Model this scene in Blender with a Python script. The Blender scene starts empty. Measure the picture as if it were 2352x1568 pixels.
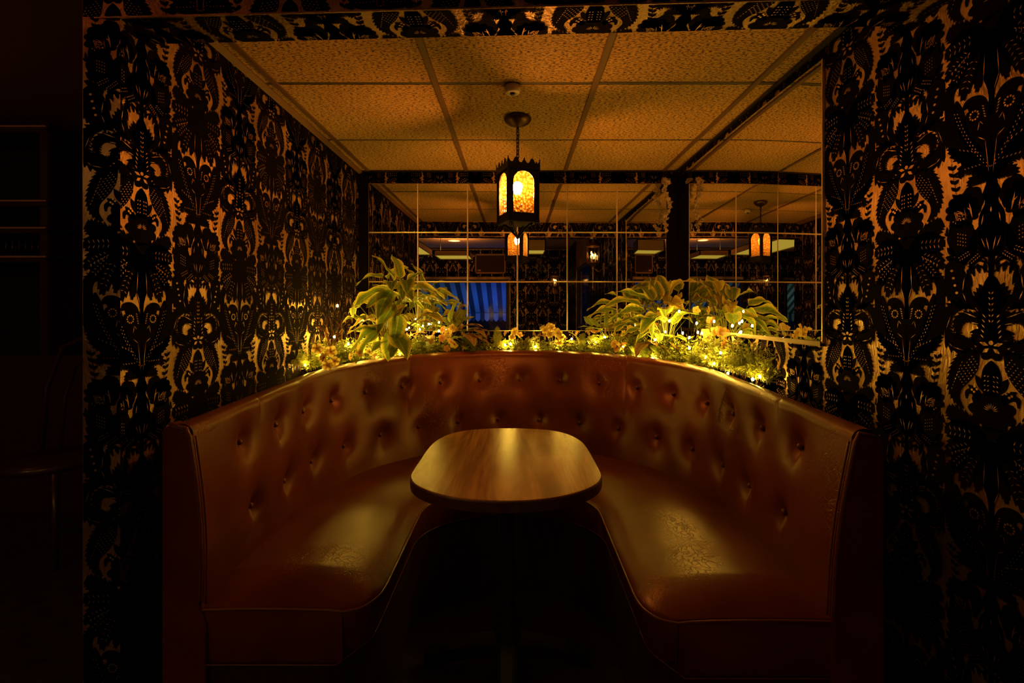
import bpy, bmesh, math, random
from mathutils import Vector, Matrix, Euler
PI = math.pi
R = math.radians
sc = bpy.context.scene
col = sc.collection

# ------------------------------------------------------------------ camera, world, exposure
F_PX, HOR, VPX, CAMZ = 1108.0, 713.0, 1186.0, 1.22
cd = bpy.data.cameras.new('camera'); cam = bpy.data.objects.new('camera', cd); col.objects.link(cam)
cam.location = (0, 0, CAMZ); cam.rotation_euler = (PI/2, 0, 0)
cd.sensor_width = 36.0; cd.lens = 36.0*F_PX/2352.0
cd.shift_x = -(VPX-1176.0)/2352.0; cd.shift_y = -(784.0-HOR)/2352.0
cd.clip_start = 0.02; cd.clip_end = 60
sc.camera = cam
w = bpy.data.worlds.new('night'); sc.world = w; w.use_nodes = True
w.node_tree.nodes['Background'].inputs[0].default_value = (0.01, 0.03, 0.10, 1)
w.node_tree.nodes['Background'].inputs[1].default_value = 0.05
sc.view_settings.view_transform = 'Standard'; sc.view_settings.look = 'None'
sc.view_settings.gamma = 1; sc.view_settings.use_curve_mapping = False
sc.view_settings.exposure = 0.0
cy = sc.cycles
cy.max_bounces = 14; cy.glossy_bounces = 9; cy.diffuse_bounces = 4; cy.transmission_bounces = 8
cy.transparent_max_bounces = 16; cy.sample_clamp_indirect = 3.0
cy.use_denoising = True

# light strengths
LAMP_E = 2300; LAMP_C = (1.0, 0.66, 0.38)
FAIRY_E = 650.0; FAIRY_C = (1.0, 0.57, 0.06)

# ------------------------------------------------------------------ helpers
def px(x, y, d):
    """point at depth d seen at pixel x, y of the photograph"""
    return Vector(((x-VPX)*d/F_PX, d, CAMZ+(HOR-y)*d/F_PX))

class MB:
    def __init__(s): s.v = []; s.f = []; s.m = []; s.uv = None; s.sm = []
    def add(s, vs, fs, m=0, smooth=False):
        o = len(s.v); s.v += [tuple(p) for p in vs]
        for f in fs: s.f.append(tuple(i+o for i in f)); s.m.append(m); s.sm.append(smooth)
        return s
    def box(s, a, b, m=0, rot=None, c=None):
        x0,y0,z0 = a; x1,y1,z1 = b
        vs = [Vector(p) for p in ((x0,y0,z0),(x1,y0,z0),(x1,y1,z0),(x0,y1,z0),(x0,y0,z1),(x1,y0,z1),(x1,y1,z1),(x0,y1,z1))]
        if rot is not None:
            c = Vector(c if c else (0,0,0)); vs = [c + rot @ (p-c) for p in vs]
        return s.add(vs, [(0,3,2,1),(4,5,6,7),(0,1,5,4),(1,2,6,5),(2,3,7,6),(3,0,4,7)], m)
    def cbox(s, a, b, e=0.004, m=0):
        """box with chamfered edges"""
        bm = bmesh.new(); bmesh.ops.create_cube(bm, size=1)
        for v in bm.verts:
            v.co = Vector([(a[i]+b[i])/2 + v.co[i]*(b[i]-a[i]) for i in range(3)])
        bmesh.ops.bevel(bm, geom=bm.edges[:], offset=e, segments=2, affect='EDGES')
        bm.verts.index_update()
        s.add([v.co.copy() for v in bm.verts], [[v.index for v in f.verts] for f in bm.faces], m); bm.free(); return s
    def tube(s, pts, r, n=8, m=0, cap=True, closed=False):
        pts = [Vector(p) for p in pts]; k = len(pts)
        rs = r if isinstance(r, (list, tuple)) else [r]*k
        rings = []; up = None
        for i, p in enumerate(pts):
            if closed: t = pts[(i+1)%k]-pts[i-1]
            else: t = pts[min(i+1,k-1)]-pts[max(i-1,0)]
            t.normalize()
            if up is None:
                up = Vector((0,0,1)) if abs(t.z) < .9 else Vector((1,0,0))
            a = up - t*up.dot(t)
            if a.length < 1e-6: a = t.orthogonal()
            a.normalize(); up = a; b = t.cross(a)
            rings.append([p + (a*math.cos(2*PI*j/n)+b*math.sin(2*PI*j/n))*rs[i] for j in range(n)])
        vs = [q for rg in rings for q in rg]; fs = []
        for i in range(k if closed else k-1):
            for j in range(n):
                i2 = (i+1) % k
                fs.append((i*n+j, i*n+(j+1)%n, i2*n+(j+1)%n, i2*n+j))
        if cap and not closed: fs += [tuple(range(n))[::-1], tuple((k-1)*n+j for j in range(n))]
        return s.add(vs, fs, m, True)
    def lathe(s, prof, n=24, c=(0,0,0), m=0):
        """prof: (radius, z) list"""
        vs = []; fs = []
        for r_, z in prof:
            for j in range(n): a = 2*PI*j/n; vs.append((c[0]+r_*math.cos(a), c[1]+r_*math.sin(a), c[2]+z))
        for i in range(len(prof)-1):
            for j in range(n): fs.append((i*n+j, i*n+(j+1)%n, (i+1)*n+(j+1)%n, (i+1)*n+j))
        return s.add(vs, fs, m, True)
    def prism(s, poly, y0, y1, m=0, axis='Y'):
        n = len(poly)
        if axis == 'Y': vs = [(x, y0, z) for x, z in poly]+[(x, y1, z) for x, z in poly]
        elif axis == 'X': vs = [(y0, x, z) for x, z in poly]+[(y1, x, z) for x, z in poly]
        else: vs = [(x, z, y0) for x, z in poly]+[(x, z, y1) for x, z in poly]
        fs = [tuple(range(n)), tuple(range(2*n-1, n-1, -1))]+[(i, n+i, n+(i+1)%n, (i+1)%n) for i in range(n)]
        return s.add(vs, fs, m)
    def sphere(s, c, r, n=8, k=5, m=0, sc_=(1,1,1)):
        vs = []; fs = []
        for i in range(1, k):
            for j in range(n):
                a = PI*i/k; b = 2*PI*j/n
                vs.append((c[0]+r*sc_[0]*math.sin(a)*math.cos(b), c[1]+r*sc_[1]*math.sin(a)*math.sin(b), c[2]+r*sc_[2]*math.cos(a)))
        t = len(vs); vs += [(c[0],c[1],c[2]+r*sc_[2]), (c[0],c[1],c[2]-r*sc_[2])]
        for i in range(k-2):
            for j in range(n): fs.append((i*n+j, (i+1)*n+j, (i+1)*n+(j+1)%n, i*n+(j+1)%n))
        for j in range(n): fs.append((t, j, (j+1)%n)); fs.append((t+1, (k-2)*n+(j+1)%n, (k-2)*n+j))
        return s.add(vs, fs, m, True)
    def mesh(s, name, mats, fix=True):
        me = bpy.data.meshes.new(name); me.from_pydata(s.v, [], s.f)
        for m_ in (mats if isinstance(mats, (list, tuple)) else [mats]): me.materials.append(m_)
        me.polygons.foreach_set('material_index', s.m); me.polygons.foreach_set('use_smooth', s.sm)
        if s.uv:
            l = me.uv_layers.new(name='UVMap')
            fl = [c for lp in me.loops for c in s.uv[lp.vertex_index]]
            l.data.foreach_set('uv', fl)
        if fix:
            bm = bmesh.new(); bm.from_mesh(me); bmesh.ops.recalc_face_normals(bm, faces=bm.faces); bm.to_mesh(me); bm.free()
        me.update(); return me
    def build(s, name, mats, parent=None, fix=True, loc=None):
        return link(name, s.mesh(name, mats, fix), parent, loc)

def link(name, me, parent=None, loc=None, rot=None, scale=None):
    o = bpy.data.objects.new(name, me); col.objects.link(o)
    if parent: o.parent = parent
    if loc is not None: o.location = loc
    if rot is not None: o.rotation_euler = rot
    if scale is not None: o.scale = (scale,)*3 if not hasattr(scale, '__len__') else scale
    return o
def tag(o, label=None, cat=None, group=None, kind=None):
    if label: o['label'] = label
    if cat: o['category'] = cat
    if group: o['group'] = group
    if kind: o['kind'] = kind
    return o
def empty(name, loc, label, cat, group=None, rz=0):
    o = bpy.data.objects.new(name, None); col.objects.link(o); o.empty_display_size = .05
    o.location = loc; o.rotation_euler = (0, 0, rz); return tag(o, label, cat, group)
def struct(o, label=None): o['kind'] = 'structure'; return tag(o, label) if label else o

# ------------------------------------------------------------------ materials
def mat(name, colr=(.5,.5,.5), rough=.6, metal=0, bump=None, spec=None, coat=None, trans=None, emit=None, var=None, sheen=None):
    """bump = (scale, strength, distance); var = (scale, colour2, low, high)"""
    m = bpy.data.materials.new(name); m.use_nodes = True; nt = m.node_tree; b = nt.nodes['Principled BSDF']
    b.inputs['Base Color'].default_value = (*colr, 1); b.inputs['Roughness'].default_value = rough; b.inputs['Metallic'].default_value = metal
    if spec is not None: b.inputs['Specular IOR Level'].default_value = spec
    if coat: b.inputs['Coat Weight'].default_value = coat[0]; b.inputs['Coat Roughness'].default_value = coat[1]
    if sheen: b.inputs['Sheen Weight'].default_value = sheen
    tc = nt.nodes.new('ShaderNodeTexCoord')
    if var:
        n = nt.nodes.new('ShaderNodeTexNoise'); n.inputs['Scale'].default_value = var[0]; n.inputs['Detail'].default_value = 5
        nt.links.new(tc.outputs['Object'], n.inputs['Vector'])
        r_ = nt.nodes.new('ShaderNodeValToRGB'); e = r_.color_ramp.elements
        e[0].position = var[2]; e[1].position = var[3]; e[0].color = (*colr, 1); e[1].color = (*var[1], 1)
        nt.links.new(n.outputs['Fac'], r_.inputs['Fac']); nt.links.new(r_.outputs['Color'], b.inputs['Base Color'])
    if bump:
        n = nt.nodes.new('ShaderNodeTexNoise'); n.inputs['Scale'].default_value = bump[0]; n.inputs['Detail'].default_value = 4
        nt.links.new(tc.outputs['Object'], n.inputs['Vector'])
        bp = nt.nodes.new('ShaderNodeBump'); bp.inputs['Strength'].default_value = bump[1]; bp.inputs['Distance'].default_value = bump[2]
        nt.links.new(n.outputs['Fac'], bp.inputs['Height']); nt.links.new(bp.outputs['Normal'], b.inputs['Normal'])
    if emit: b.inputs['Emission Color'].default_value = (*emit[0], 1); b.inputs['Emission Strength'].default_value = emit[1]
    return m

def leather_mat():
    m = mat('oxblood_brown_leather', (.20,.062,.028), .36)
    nt = m.node_tree; b = nt.nodes['Principled BSDF']; tc = nt.nodes.new('ShaderNodeTexCoord')
    b.inputs['Specular IOR Level'].default_value = .46; b.inputs['Specular Tint'].default_value = (1,.66,.48,1)
    n = nt.nodes.new('ShaderNodeTexNoise'); n.inputs['Scale'].default_value = 6; n.inputs['Detail'].default_value = 6
    nt.links.new(tc.outputs['Object'], n.inputs['Vector'])
    r_ = nt.nodes.new('ShaderNodeValToRGB'); e = r_.color_ramp.elements
    e[0].position = .3; e[1].position = .72; e[0].color = (.095,.0165,.006,1); e[1].color = (.165,.034,.012,1)
    nt.links.new(n.outputs['Fac'], r_.inputs['Fac']); nt.links.new(r_.outputs['Color'], b.inputs['Base Color'])
    rr = nt.nodes.new('ShaderNodeMapRange'); rr.inputs['To Min'].default_value = .26; rr.inputs['To Max'].default_value = .40
    nt.links.new(n.outputs['Fac'], rr.inputs['Value']); nt.links.new(rr.outputs['Result'], b.inputs['Roughness'])
    v = nt.nodes.new('ShaderNodeTexVoronoi'); v.inputs['Scale'].default_value = 420
    nt.links.new(tc.outputs['Object'], v.inputs['Vector'])
    # creases: warped, stretched voronoi edges
    wn = nt.nodes.new('ShaderNodeTexNoise'); wn.inputs['Scale'].default_value = 9; wn.inputs['Detail'].default_value = 3
    nt.links.new(tc.outputs['Object'], wn.inputs['Vector'])
    mx = nt.nodes.new('ShaderNodeMix'); mx.data_type = 'VECTOR'; mx.inputs['Factor'].default_value = .22
    nt.links.new(tc.outputs['Object'], mx.inputs['A']); nt.links.new(wn.outputs['Color'], mx.inputs['B'])
    v2 = nt.nodes.new('ShaderNodeTexVoronoi'); v2.feature = 'DISTANCE_TO_EDGE'; v2.inputs['Scale'].default_value = 42
    nt.links.new(mx.outputs['Result'], v2.inputs['Vector'])
    cr = nt.nodes.new('ShaderNodeMapRange'); cr.inputs['From Max'].default_value = .06; nt.links.new(v2.outputs['Distance'], cr.inputs['Value'])
    gate = nt.nodes.new('ShaderNodeMapRange'); gate.inputs['From Min'].default_value = .52; gate.inputs['From Max'].default_value = .68
    g2 = nt.nodes.new('ShaderNodeTexNoise'); g2.inputs['Scale'].default_value = 3.4; nt.links.new(tc.outputs['Object'], g2.inputs['Vector'])
    nt.links.new(g2.outputs['Fac'], gate.inputs['Value'])
    b1 = nt.nodes.new('ShaderNodeBump'); b1.inputs['Strength'].default_value = .22; b1.inputs['Distance'].default_value = .0008
    b2 = nt.nodes.new('ShaderNodeBump'); b2.inputs['Distance'].default_value = .0016
    ml = nt.nodes.new('ShaderNodeMath'); ml.operation = 'MULTIPLY'; ml.inputs[1].default_value = .55
    nt.links.new(gate.outputs['Result'], ml.inputs[0]); nt.links.new(ml.outputs[0], b2.inputs['Strength'])
    nt.links.new(v.outputs['Distance'], b1.inputs['Height']); nt.links.new(cr.outputs['Result'], b2.inputs['Height'])
    nt.links.new(b1.outputs['Normal'], b2.inputs['Normal']); nt.links.new(b2.outputs['Normal'], b.inputs['Normal'])
    return m

def foil_mat():
    m = mat('gold_wallpaper_foil', (.58,.36,.17), .42, .75)
    nt = m.node_tree; b = nt.nodes['Principled BSDF']; tc = nt.nodes.new('ShaderNodeTexCoord')
    mp = nt.nodes.new('ShaderNodeMapping'); mp.inputs['Scale'].default_value = (1,1,.35); nt.links.new(tc.outputs['Object'], mp.inputs['Vector'])
    n = nt.nodes.new('ShaderNodeTexNoise'); n.inputs['Scale'].default_value = 130; n.inputs['Detail'].default_value = 6; nt.links.new(mp.outputs['Vector'], n.inputs['Vector'])
    n2 = nt.nodes.new('ShaderNodeTexNoise'); n2.inputs['Scale'].default_value = 5; n2.inputs['Detail'].default_value = 5; nt.links.new(tc.outputs['Object'], n2.inputs['Vector'])
    r_ = nt.nodes.new('ShaderNodeValToRGB'); e = r_.color_ramp.elements
    e[0].position = .35; e[1].position = .7; e[0].color = (.24,.14,.065,1); e[1].color = (.66,.43,.21,1)
    nt.links.new(n2.outputs['Fac'], r_.inputs['Fac']); nt.links.new(r_.outputs['Color'], b.inputs['Base Color'])
    bp = nt.nodes.new('ShaderNodeBump'); bp.inputs['Strength'].default_value = .9; bp.inputs['Distance'].default_value = .0035
    nt.links.new(n.outputs['Fac'], bp.inputs['Height']); nt.links.new(bp.outputs['Normal'], b.inputs['Normal'])
    return m

def tile_mat():
    m = mat('fissured_ceiling_tile', (.62,.40,.13), .9)
    nt = m.node_tree; b = nt.nodes['Principled BSDF']; tc = nt.nodes.new('ShaderNodeTexCoord')
    mp = nt.nodes.new('ShaderNodeMapping'); mp.inputs['Scale'].default_value = (.42,1,1); nt.links.new(tc.outputs['Object'], mp.inputs['Vector'])
    n = nt.nodes.new('ShaderNodeTexNoise'); n.inputs['Scale'].default_value = 185; n.inputs['Detail'].default_value = 3; n.inputs['Roughness'].default_value = .6
    nt.links.new(mp.outputs['Vector'], n.inputs['Vector'])
    r_ = nt.nodes.new('ShaderNodeValToRGB'); e = r_.color_ramp.elements
    e[0].position = .41; e[1].position = .50; e[0].color = (.10,.06,.02,1); e[1].color = (.60,.385,.13,1)
    nt.links.new(n.outputs['Fac'], r_.inputs['Fac'])
    n2 = nt.nodes.new('ShaderNodeTexNoise'); n2.inputs['Scale'].default_value = 2.5; n2.inputs['Detail'].default_value = 4; nt.links.new(tc.outputs['Object'], n2.inputs['Vector'])
    mr = nt.nodes.new('ShaderNodeMapRange'); mr.inputs['To Min'].default_value = .8; mr.inputs['To Max'].default_value = 1.12; nt.links.new(n2.outputs['Fac'], mr.inputs['Value'])
    mu = nt.nodes.new('ShaderNodeVectorMath'); mu.operation = 'SCALE'; nt.links.new(r_.outputs['Color'], mu.inputs[0]); nt.links.new(mr.outputs['Result'], mu.inputs['Scale'])
    nt.links.new(mu.outputs['Vector'], b.inputs['Base Color'])
    bp = nt.nodes.new('ShaderNodeBump'); bp.inputs['Strength'].default_value = .8; bp.inputs['Distance'].default_value = .004
    nt.links.new(r_.outputs['Color'], bp.inputs['Height']); nt.links.new(bp.outputs['Normal'], b.inputs['Normal'])
    return m

def wood_mat():
    m = mat('oak_laminate', (.45,.21,.07), .24)
    nt = m.node_tree; b = nt.nodes['Principled BSDF']; tc = nt.nodes.new('ShaderNodeTexCoord')
    mp = nt.nodes.new('ShaderNodeMapping'); mp.inputs['Scale'].default_value = (1,.09,1); nt.links.new(tc.outputs['Object'], mp.inputs['Vector'])
    d = nt.nodes.new('ShaderNodeTexNoise'); d.inputs['Scale'].default_value = 5; d.inputs['Detail'].default_value = 2; nt.links.new(mp.outputs['Vector'], d.inputs['Vector'])
    ad = nt.nodes.new('ShaderNodeVectorMath'); ad.operation = 'MULTIPLY_ADD'; ad.inputs[1].default_value = (.35,.0,.0)
    nt.links.new(d.outputs['Color'], ad.inputs[0]); nt.links.new(mp.outputs['Vector'], ad.inputs[2])
    n = nt.nodes.new('ShaderNodeTexNoise'); n.inputs['Scale'].default_value = 55; n.inputs['Detail'].default_value = 6; nt.links.new(ad.outputs['Vector'], n.inputs['Vector'])
    r_ = nt.nodes.new('ShaderNodeValToRGB'); e = r_.color_ramp.elements
    e[0].position = .35; e[1].position = .65; e[0].color = (.27,.10,.03,1); e[1].color = (.52,.25,.085,1)
    nt.links.new(n.outputs['Fac'], r_.inputs['Fac']); nt.links.new(r_.outputs['Color'], b.inputs['Base Color'])
    g = nt.nodes.new('ShaderNodeTexNoise'); g.inputs['Scale'].default_value = 650; nt.links.new(tc.outputs['Object'], g.inputs['Vector'])
    bp = nt.nodes.new('ShaderNodeBump'); bp.inputs['Strength'].default_value = .25; bp.inputs['Distance'].default_value = .0006
    nt.links.new(g.outputs['Fac'], bp.inputs['Height']); nt.links.new(bp.outputs['Normal'], b.inputs['Normal'])
    return m

def amber_glass():
    m = bpy.data.materials.new('hammered_amber_glass'); m.use_nodes = True; nt = m.node_tree; nt.nodes.clear()
    o = nt.nodes.new('ShaderNodeOutputMaterial'); tc = nt.nodes.new('ShaderNodeTexCoord')
    v = nt.nodes.new('ShaderNodeTexVoronoi'); v.inputs['Scale'].default_value = 85
    nt.links.new(tc.outputs['Object'], v.inputs['Vector'])
    r_ = nt.nodes.new('ShaderNodeValToRGB'); e = r_.color_ramp.elements
    e[0].position = .15; e[1].position = .62; e[0].color = (1,.68,.20,1); e[1].color = (.55,.17,.02,1)
    nt.links.new(v.outputs['Distance'], r_.inputs['Fac'])
    bp = nt.nodes.new('ShaderNodeBump'); bp.inputs['Strength'].default_value = 1; bp.inputs['Distance'].default_value = .006; nt.links.new(v.outputs['Distance'], bp.inputs['Height'])
    tr = nt.nodes.new('ShaderNodeBsdfTransparent'); tl = nt.nodes.new('ShaderNodeBsdfTranslucent'); gl = nt.nodes.new('ShaderNodeBsdfGlossy'); gl.inputs['Roughness'].default_value = .15
    r2 = nt.nodes.new('ShaderNodeValToRGB'); q = r2.color_ramp.elements
    q[0].position = .12; q[1].position = .6; q[0].color = (.11,.052,.003,1); q[1].color = (.030,.0055,.0002,1)
    nt.links.new(v.outputs['Distance'], r2.inputs['Fac'])
    nt.links.new(r_.outputs['Color'], tr.inputs['Color']); nt.links.new(r2.outputs['Color'], tl.inputs['Color'])
    nt.links.new(bp.outputs['Normal'], tl.inputs['Normal']); nt.links.new(bp.outputs['Normal'], gl.inputs['Normal'])
    mp = nt.nodes.new('ShaderNodeMapRange'); mp.inputs['From Min'].default_value = .1; mp.inputs['From Max'].default_value = .7; mp.inputs['To Min'].default_value = .25; mp.inputs['To Max'].default_value = .75
    nt.links.new(v.outputs['Distance'], mp.inputs['Value'])
    a = nt.nodes.new('ShaderNodeMixShader'); nt.links.new(mp.outputs['Result'], a.inputs[0]); nt.links.new(tr.outputs[0], a.inputs[1]); nt.links.new(tl.outputs[0], a.inputs[2])
    c = nt.nodes.new('ShaderNodeMixShader'); c.inputs[0].default_value = .06; nt.links.new(a.outputs[0], c.inputs[1]); nt.links.new(gl.outputs[0], c.inputs[2])
    nt.links.new(c.outputs[0], o.inputs['Surface']); return m

def clear_glass(name, tint=(1,1,1), gloss=.08):
    m = bpy.data.materials.new(name); m.use_nodes = True; nt = m.node_tree; nt.nodes.clear()
    o = nt.nodes.new('ShaderNodeOutputMaterial'); tr = nt.nodes.new('ShaderNodeBsdfTransparent'); tr.inputs['Color'].default_value = (*tint, 1)
    gl = nt.nodes.new('ShaderNodeBsdfGlossy'); gl.inputs['Roughness'].default_value = .05
    c = nt.nodes.new('ShaderNodeMixShader'); c.inputs[0].default_value = gloss; nt.links.new(tr.outputs[0], c.inputs[1]); nt.links.new(gl.outputs[0], c.inputs[2])
    nt.links.new(c.outputs[0], o.inputs['Surface']); return m

def emit_mat(name, c, s):
    m = bpy.data.materials.new(name); m.use_nodes = True; nt = m.node_tree; nt.nodes.clear()
    o = nt.nodes.new('ShaderNodeOutputMaterial'); e = nt.nodes.new('ShaderNodeEmission'); e.inputs[0].default_value = (*c, 1); e.inputs[1].default_value = s
    nt.links.new(e.outputs[0], o.inputs['Surface']); return m

def leaf_mat(name, c_mid, c_edge, trl=.35, edge0=.50, edge1=.85, vein=(.5,.55,.2)):
    """leaf with coloured margin (u across the blade, v along it), veins and light shining through"""
    m = bpy.data.materials.new(name); m.use_nodes = True; nt = m.node_tree; nt.nodes.clear()
    L = nt.links.new; N = nt.nodes.new
    o = N('ShaderNodeOutputMaterial'); uv = N('ShaderNodeUVMap'); sp = N('ShaderNodeSeparateXYZ'); L(uv.outputs[0], sp.inputs[0])
    a = N('ShaderNodeMath'); a.operation = 'SUBTRACT'; a.inputs[1].default_value = .5; L(sp.outputs[0], a.inputs[0])
    ab = N('ShaderNodeMath'); ab.operation = 'ABSOLUTE'; L(a.outputs[0], ab.inputs[0])
    db = N('ShaderNodeMath'); db.operation = 'MULTIPLY'; db.inputs[1].default_value = 2; L(ab.outputs[0], db.inputs[0])
    n = N('ShaderNodeTexNoise'); n.inputs['Scale'].default_value = 7; n.inputs['Detail'].default_value = 4; L(uv.outputs[0], n.inputs['Vector'])
    ma = N('ShaderNodeMath'); ma.operation = 'MULTIPLY_ADD'; ma.inputs[1].default_value = .5; L(n.outputs['Fac'], ma.inputs[0]); L(db.outputs[0], ma.inputs[2])
    r_ = N('ShaderNodeMapRange'); r_.inputs['From Min'].default_value = edge0+.25; r_.inputs['From Max'].default_value = edge1+.25; L(ma.outputs[0], r_.inputs['Value'])
    mx = N('ShaderNodeMix'); mx.data_type = 'RGBA'; mx.inputs['A'].default_value = (*c_mid,1); mx.inputs['B'].default_value = (*c_edge,1); L(r_.outputs['Result'], mx.inputs['Factor'])
    # veins: sin(v*k - |u|*j)
    v1 = N('ShaderNodeMath'); v1.operation = 'MULTIPLY'; v1.inputs[1].default_value = 60; L(sp.outputs[1], v1.inputs[0])
    v2 = N('ShaderNodeMath'); v2.operation = 'MULTIPLY_ADD'; v2.inputs[1].default_value = -9; L(db.outputs[0], v2.inputs[0]); L(v1.outputs[0], v2.inputs[2])
    v3 = N('ShaderNodeMath'); v3.operation = 'SINE'; L(v2.outputs[0], v3.inputs[0])
    mid = N('ShaderNodeMapRange'); mid.inputs['From Min'].default_value = .09; mid.inputs['From Max'].default_value = .0; L(db.outputs[0], mid.inputs['Value'])
    vm = N('ShaderNodeMapRange'); vm.inputs['From Min'].default_value = .82; vm.inputs['From Max'].default_value = 1.; vm.inputs['To Max'].default_value = .22; L(v3.outputs[0], vm.inputs['Value'])
    mm = N('ShaderNodeMath'); mm.operation = 'MAXIMUM'; L(mid.outputs['Result'], mm.inputs[0]); L(vm.outputs['Result'], mm.inputs[1])
    mx2 = N('ShaderNodeMix'); mx2.data_type = 'RGBA'; mx2.inputs['B'].default_value = (*vein,1); L(mm.outputs[0], mx2.inputs['Factor']); L(mx.outputs['Result'], mx2.inputs['A'])
    p = N('ShaderNodeBsdfPrincipled'); p.inputs['Roughness'].default_value = .38; L(mx2.outputs['Result'], p.inputs['Base Color'])
    bp = N('ShaderNodeBump'); bp.inputs['Strength'].default_value = .5; bp.inputs['Distance'].default_value = .002; L(v3.outputs[0], bp.inputs['Height']); L(bp.outputs['Normal'], p.inputs['Normal'])
    t = N('ShaderNodeBsdfTranslucent'); L(mx2.outputs['Result'], t.inputs['Color'])
    s = N('ShaderNodeMixShader'); s.inputs[0].default_value = trl; L(p.outputs[0], s.inputs[1]); L(t.outputs[0], s.inputs[2]); L(s.outputs[0], o.inputs['Surface'])
    return m

def thin_mat(name, c, trl=.4, rough=.5):
    m = bpy.data.materials.new(name); m.use_nodes = True; nt = m.node_tree; p = nt.nodes['Principled BSDF']
    p.inputs['Base Color'].default_value = (*c,1); p.inputs['Roughness'].default_value = rough
    t = nt.nodes.new('ShaderNodeBsdfTranslucent'); t.inputs['Color'].default_value = (*c,1)
    s = nt.nodes.new('ShaderNodeMixShader'); s.inputs[0].default_value = trl
    nt.links.new(p.outputs[0], s.inputs[1]); nt.links.new(t.outputs[0], s.inputs[2]); nt.links.new(s.outputs[0], nt.nodes['Material Output'].inputs['Surface']); return m

M = {}
M['foil'] = foil_mat()
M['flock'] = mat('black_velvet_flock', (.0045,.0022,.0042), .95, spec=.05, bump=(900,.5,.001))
M['tile'] = tile_mat()
M['bar'] = mat('painted_grid_bar', (.13,.068,.026), .5)
M['barcross'] = mat('dark_grid_bar', (.05,.035,.025), .6)
M['mirror'] = mat('silver_mirror', (.86,.85,.80), .006, 1)
M['mirror_edge'] = mat('polished_mirror_bevel', (.95,.8,.6), .38, .8)
M['leather'] = leather_mat()
M['piping'] = mat('leather_piping', (.17,.048,.02), .30)
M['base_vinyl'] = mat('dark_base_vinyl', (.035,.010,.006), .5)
M['button'] = mat('leather_button', (.13,.038,.016), .26)
M['wood'] = wood_mat()
M['edge'] = mat('dark_wood_edge', (.12,.045,.02), .45, var=(40,(.07,.025,.012),.4,.6))
M['iron'] = mat('black_wrought_iron', (.018,.012,.009), .42, .5, bump=(90,.4,.002))
M['castiron'] = mat('black_cast_table_base', (.012,.011,.012), .4, .2)
M['canopy'] = mat('antique_bronze', (.10,.055,.025), .35, .8)
M['amber'] = amber_glass()
M['white_plastic'] = mat('aged_white_plastic', (.62,.55,.45), .5)
M['carpet'] = mat('dark_carpet', (.05,.024,.02), .95, bump=(350,.8,.004), var=(14,(.028,.014,.014),.4,.62))
M['black'] = mat('black_paint', (.012,.010,.010), .5)
M['room_ceiling'] = mat('dull_room_ceiling', (.36,.19,.07), .85, bump=(40,.2,.003))
M['hosta'] = leaf_mat('variegated_leaf', (.17,.27,.03), (.85,.78,.12), .42)
M['hosta_dry'] = leaf_mat('browned_variegated_leaf', (.34,.22,.03), (.70,.55,.10), .38)
M['green_leaf'] = leaf_mat('plain_green_leaf', (.22,.31,.05), (.34,.42,.08), .38)
M['rust_leaf'] = leaf_mat('rust_brown_leaf', (.24,.11,.03), (.38,.20,.05), .32)
M['fern'] = thin_mat('fern_green', (.27,.30,.05), .38)
M['stem'] = mat('green_stem', (.20,.22,.05), .5)
M['petal'] = thin_mat('cream_yellow_petal', (.90,.72,.22), .48)
M['petal_or'] = thin_mat('apricot_petal', (.70,.36,.12), .45)
M['petal_wh'] = thin_mat('dusty_white_petal', (.52,.42,.34), .35)
M['wire'] = mat('dark_green_wire', (.02,.03,.012), .5)
M['bulb'] = emit_mat('fairy_bulb', FAIRY_C, FAIRY_E)
M['filament'] = emit_mat('lantern_bulb', LAMP_C, LAMP_E)
M['flame'] = emit_mat('candle_bulb', (1.0,.55,.12), 45)
M['clear'] = clear_glass('clear_pane')
M['smoky'] = clear_glass('smoky_sconce_pane', (.85,.75,.55), .12)
M['brass'] = mat('aged_brass', (.45,.26,.10), .35, .9)
M['frame'] = mat('brown_picture_frame', (.60,.30,.11), .5)
M['panel_dark'] = mat('dark_speaker_cloth', (.09,.045,.03), .9, bump=(500,.5,.002))
M['lightbox'] = mat('tan_light_box', (.42,.28,.14), .6)
M['diffuser'] = emit_mat('dim_yellow_diffuser', (.60,.42,.05), .8)
M['downlight'] = emit_mat('downlight_glass', (1,.72,.25), 2.5)
M['awn_a'] = thin_mat('pale_awning_canvas', (.40,.46,.50), .6, .8)
M['awn_b'] = thin_mat('black_awning_canvas', (.02,.02,.025), .2, .8)
M['asphalt'] = mat('dark_street', (.03,.03,.035), .8)
M['streetbulb'] = emit_mat('street_lamp_glass', (.65,.8,1.0), 25)
M['bottle'] = mat('dark_bottle_glass', (.02,.012,.008), .08, 0, coat=(1,.05))
M['strip'] = mat('worn_metal_strip', (.80,.48,.28), .35, .3)
M['walnut'] = mat('dark_bar_wood', (.07,.028,.014), .3, coat=(.4,.2))

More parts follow.
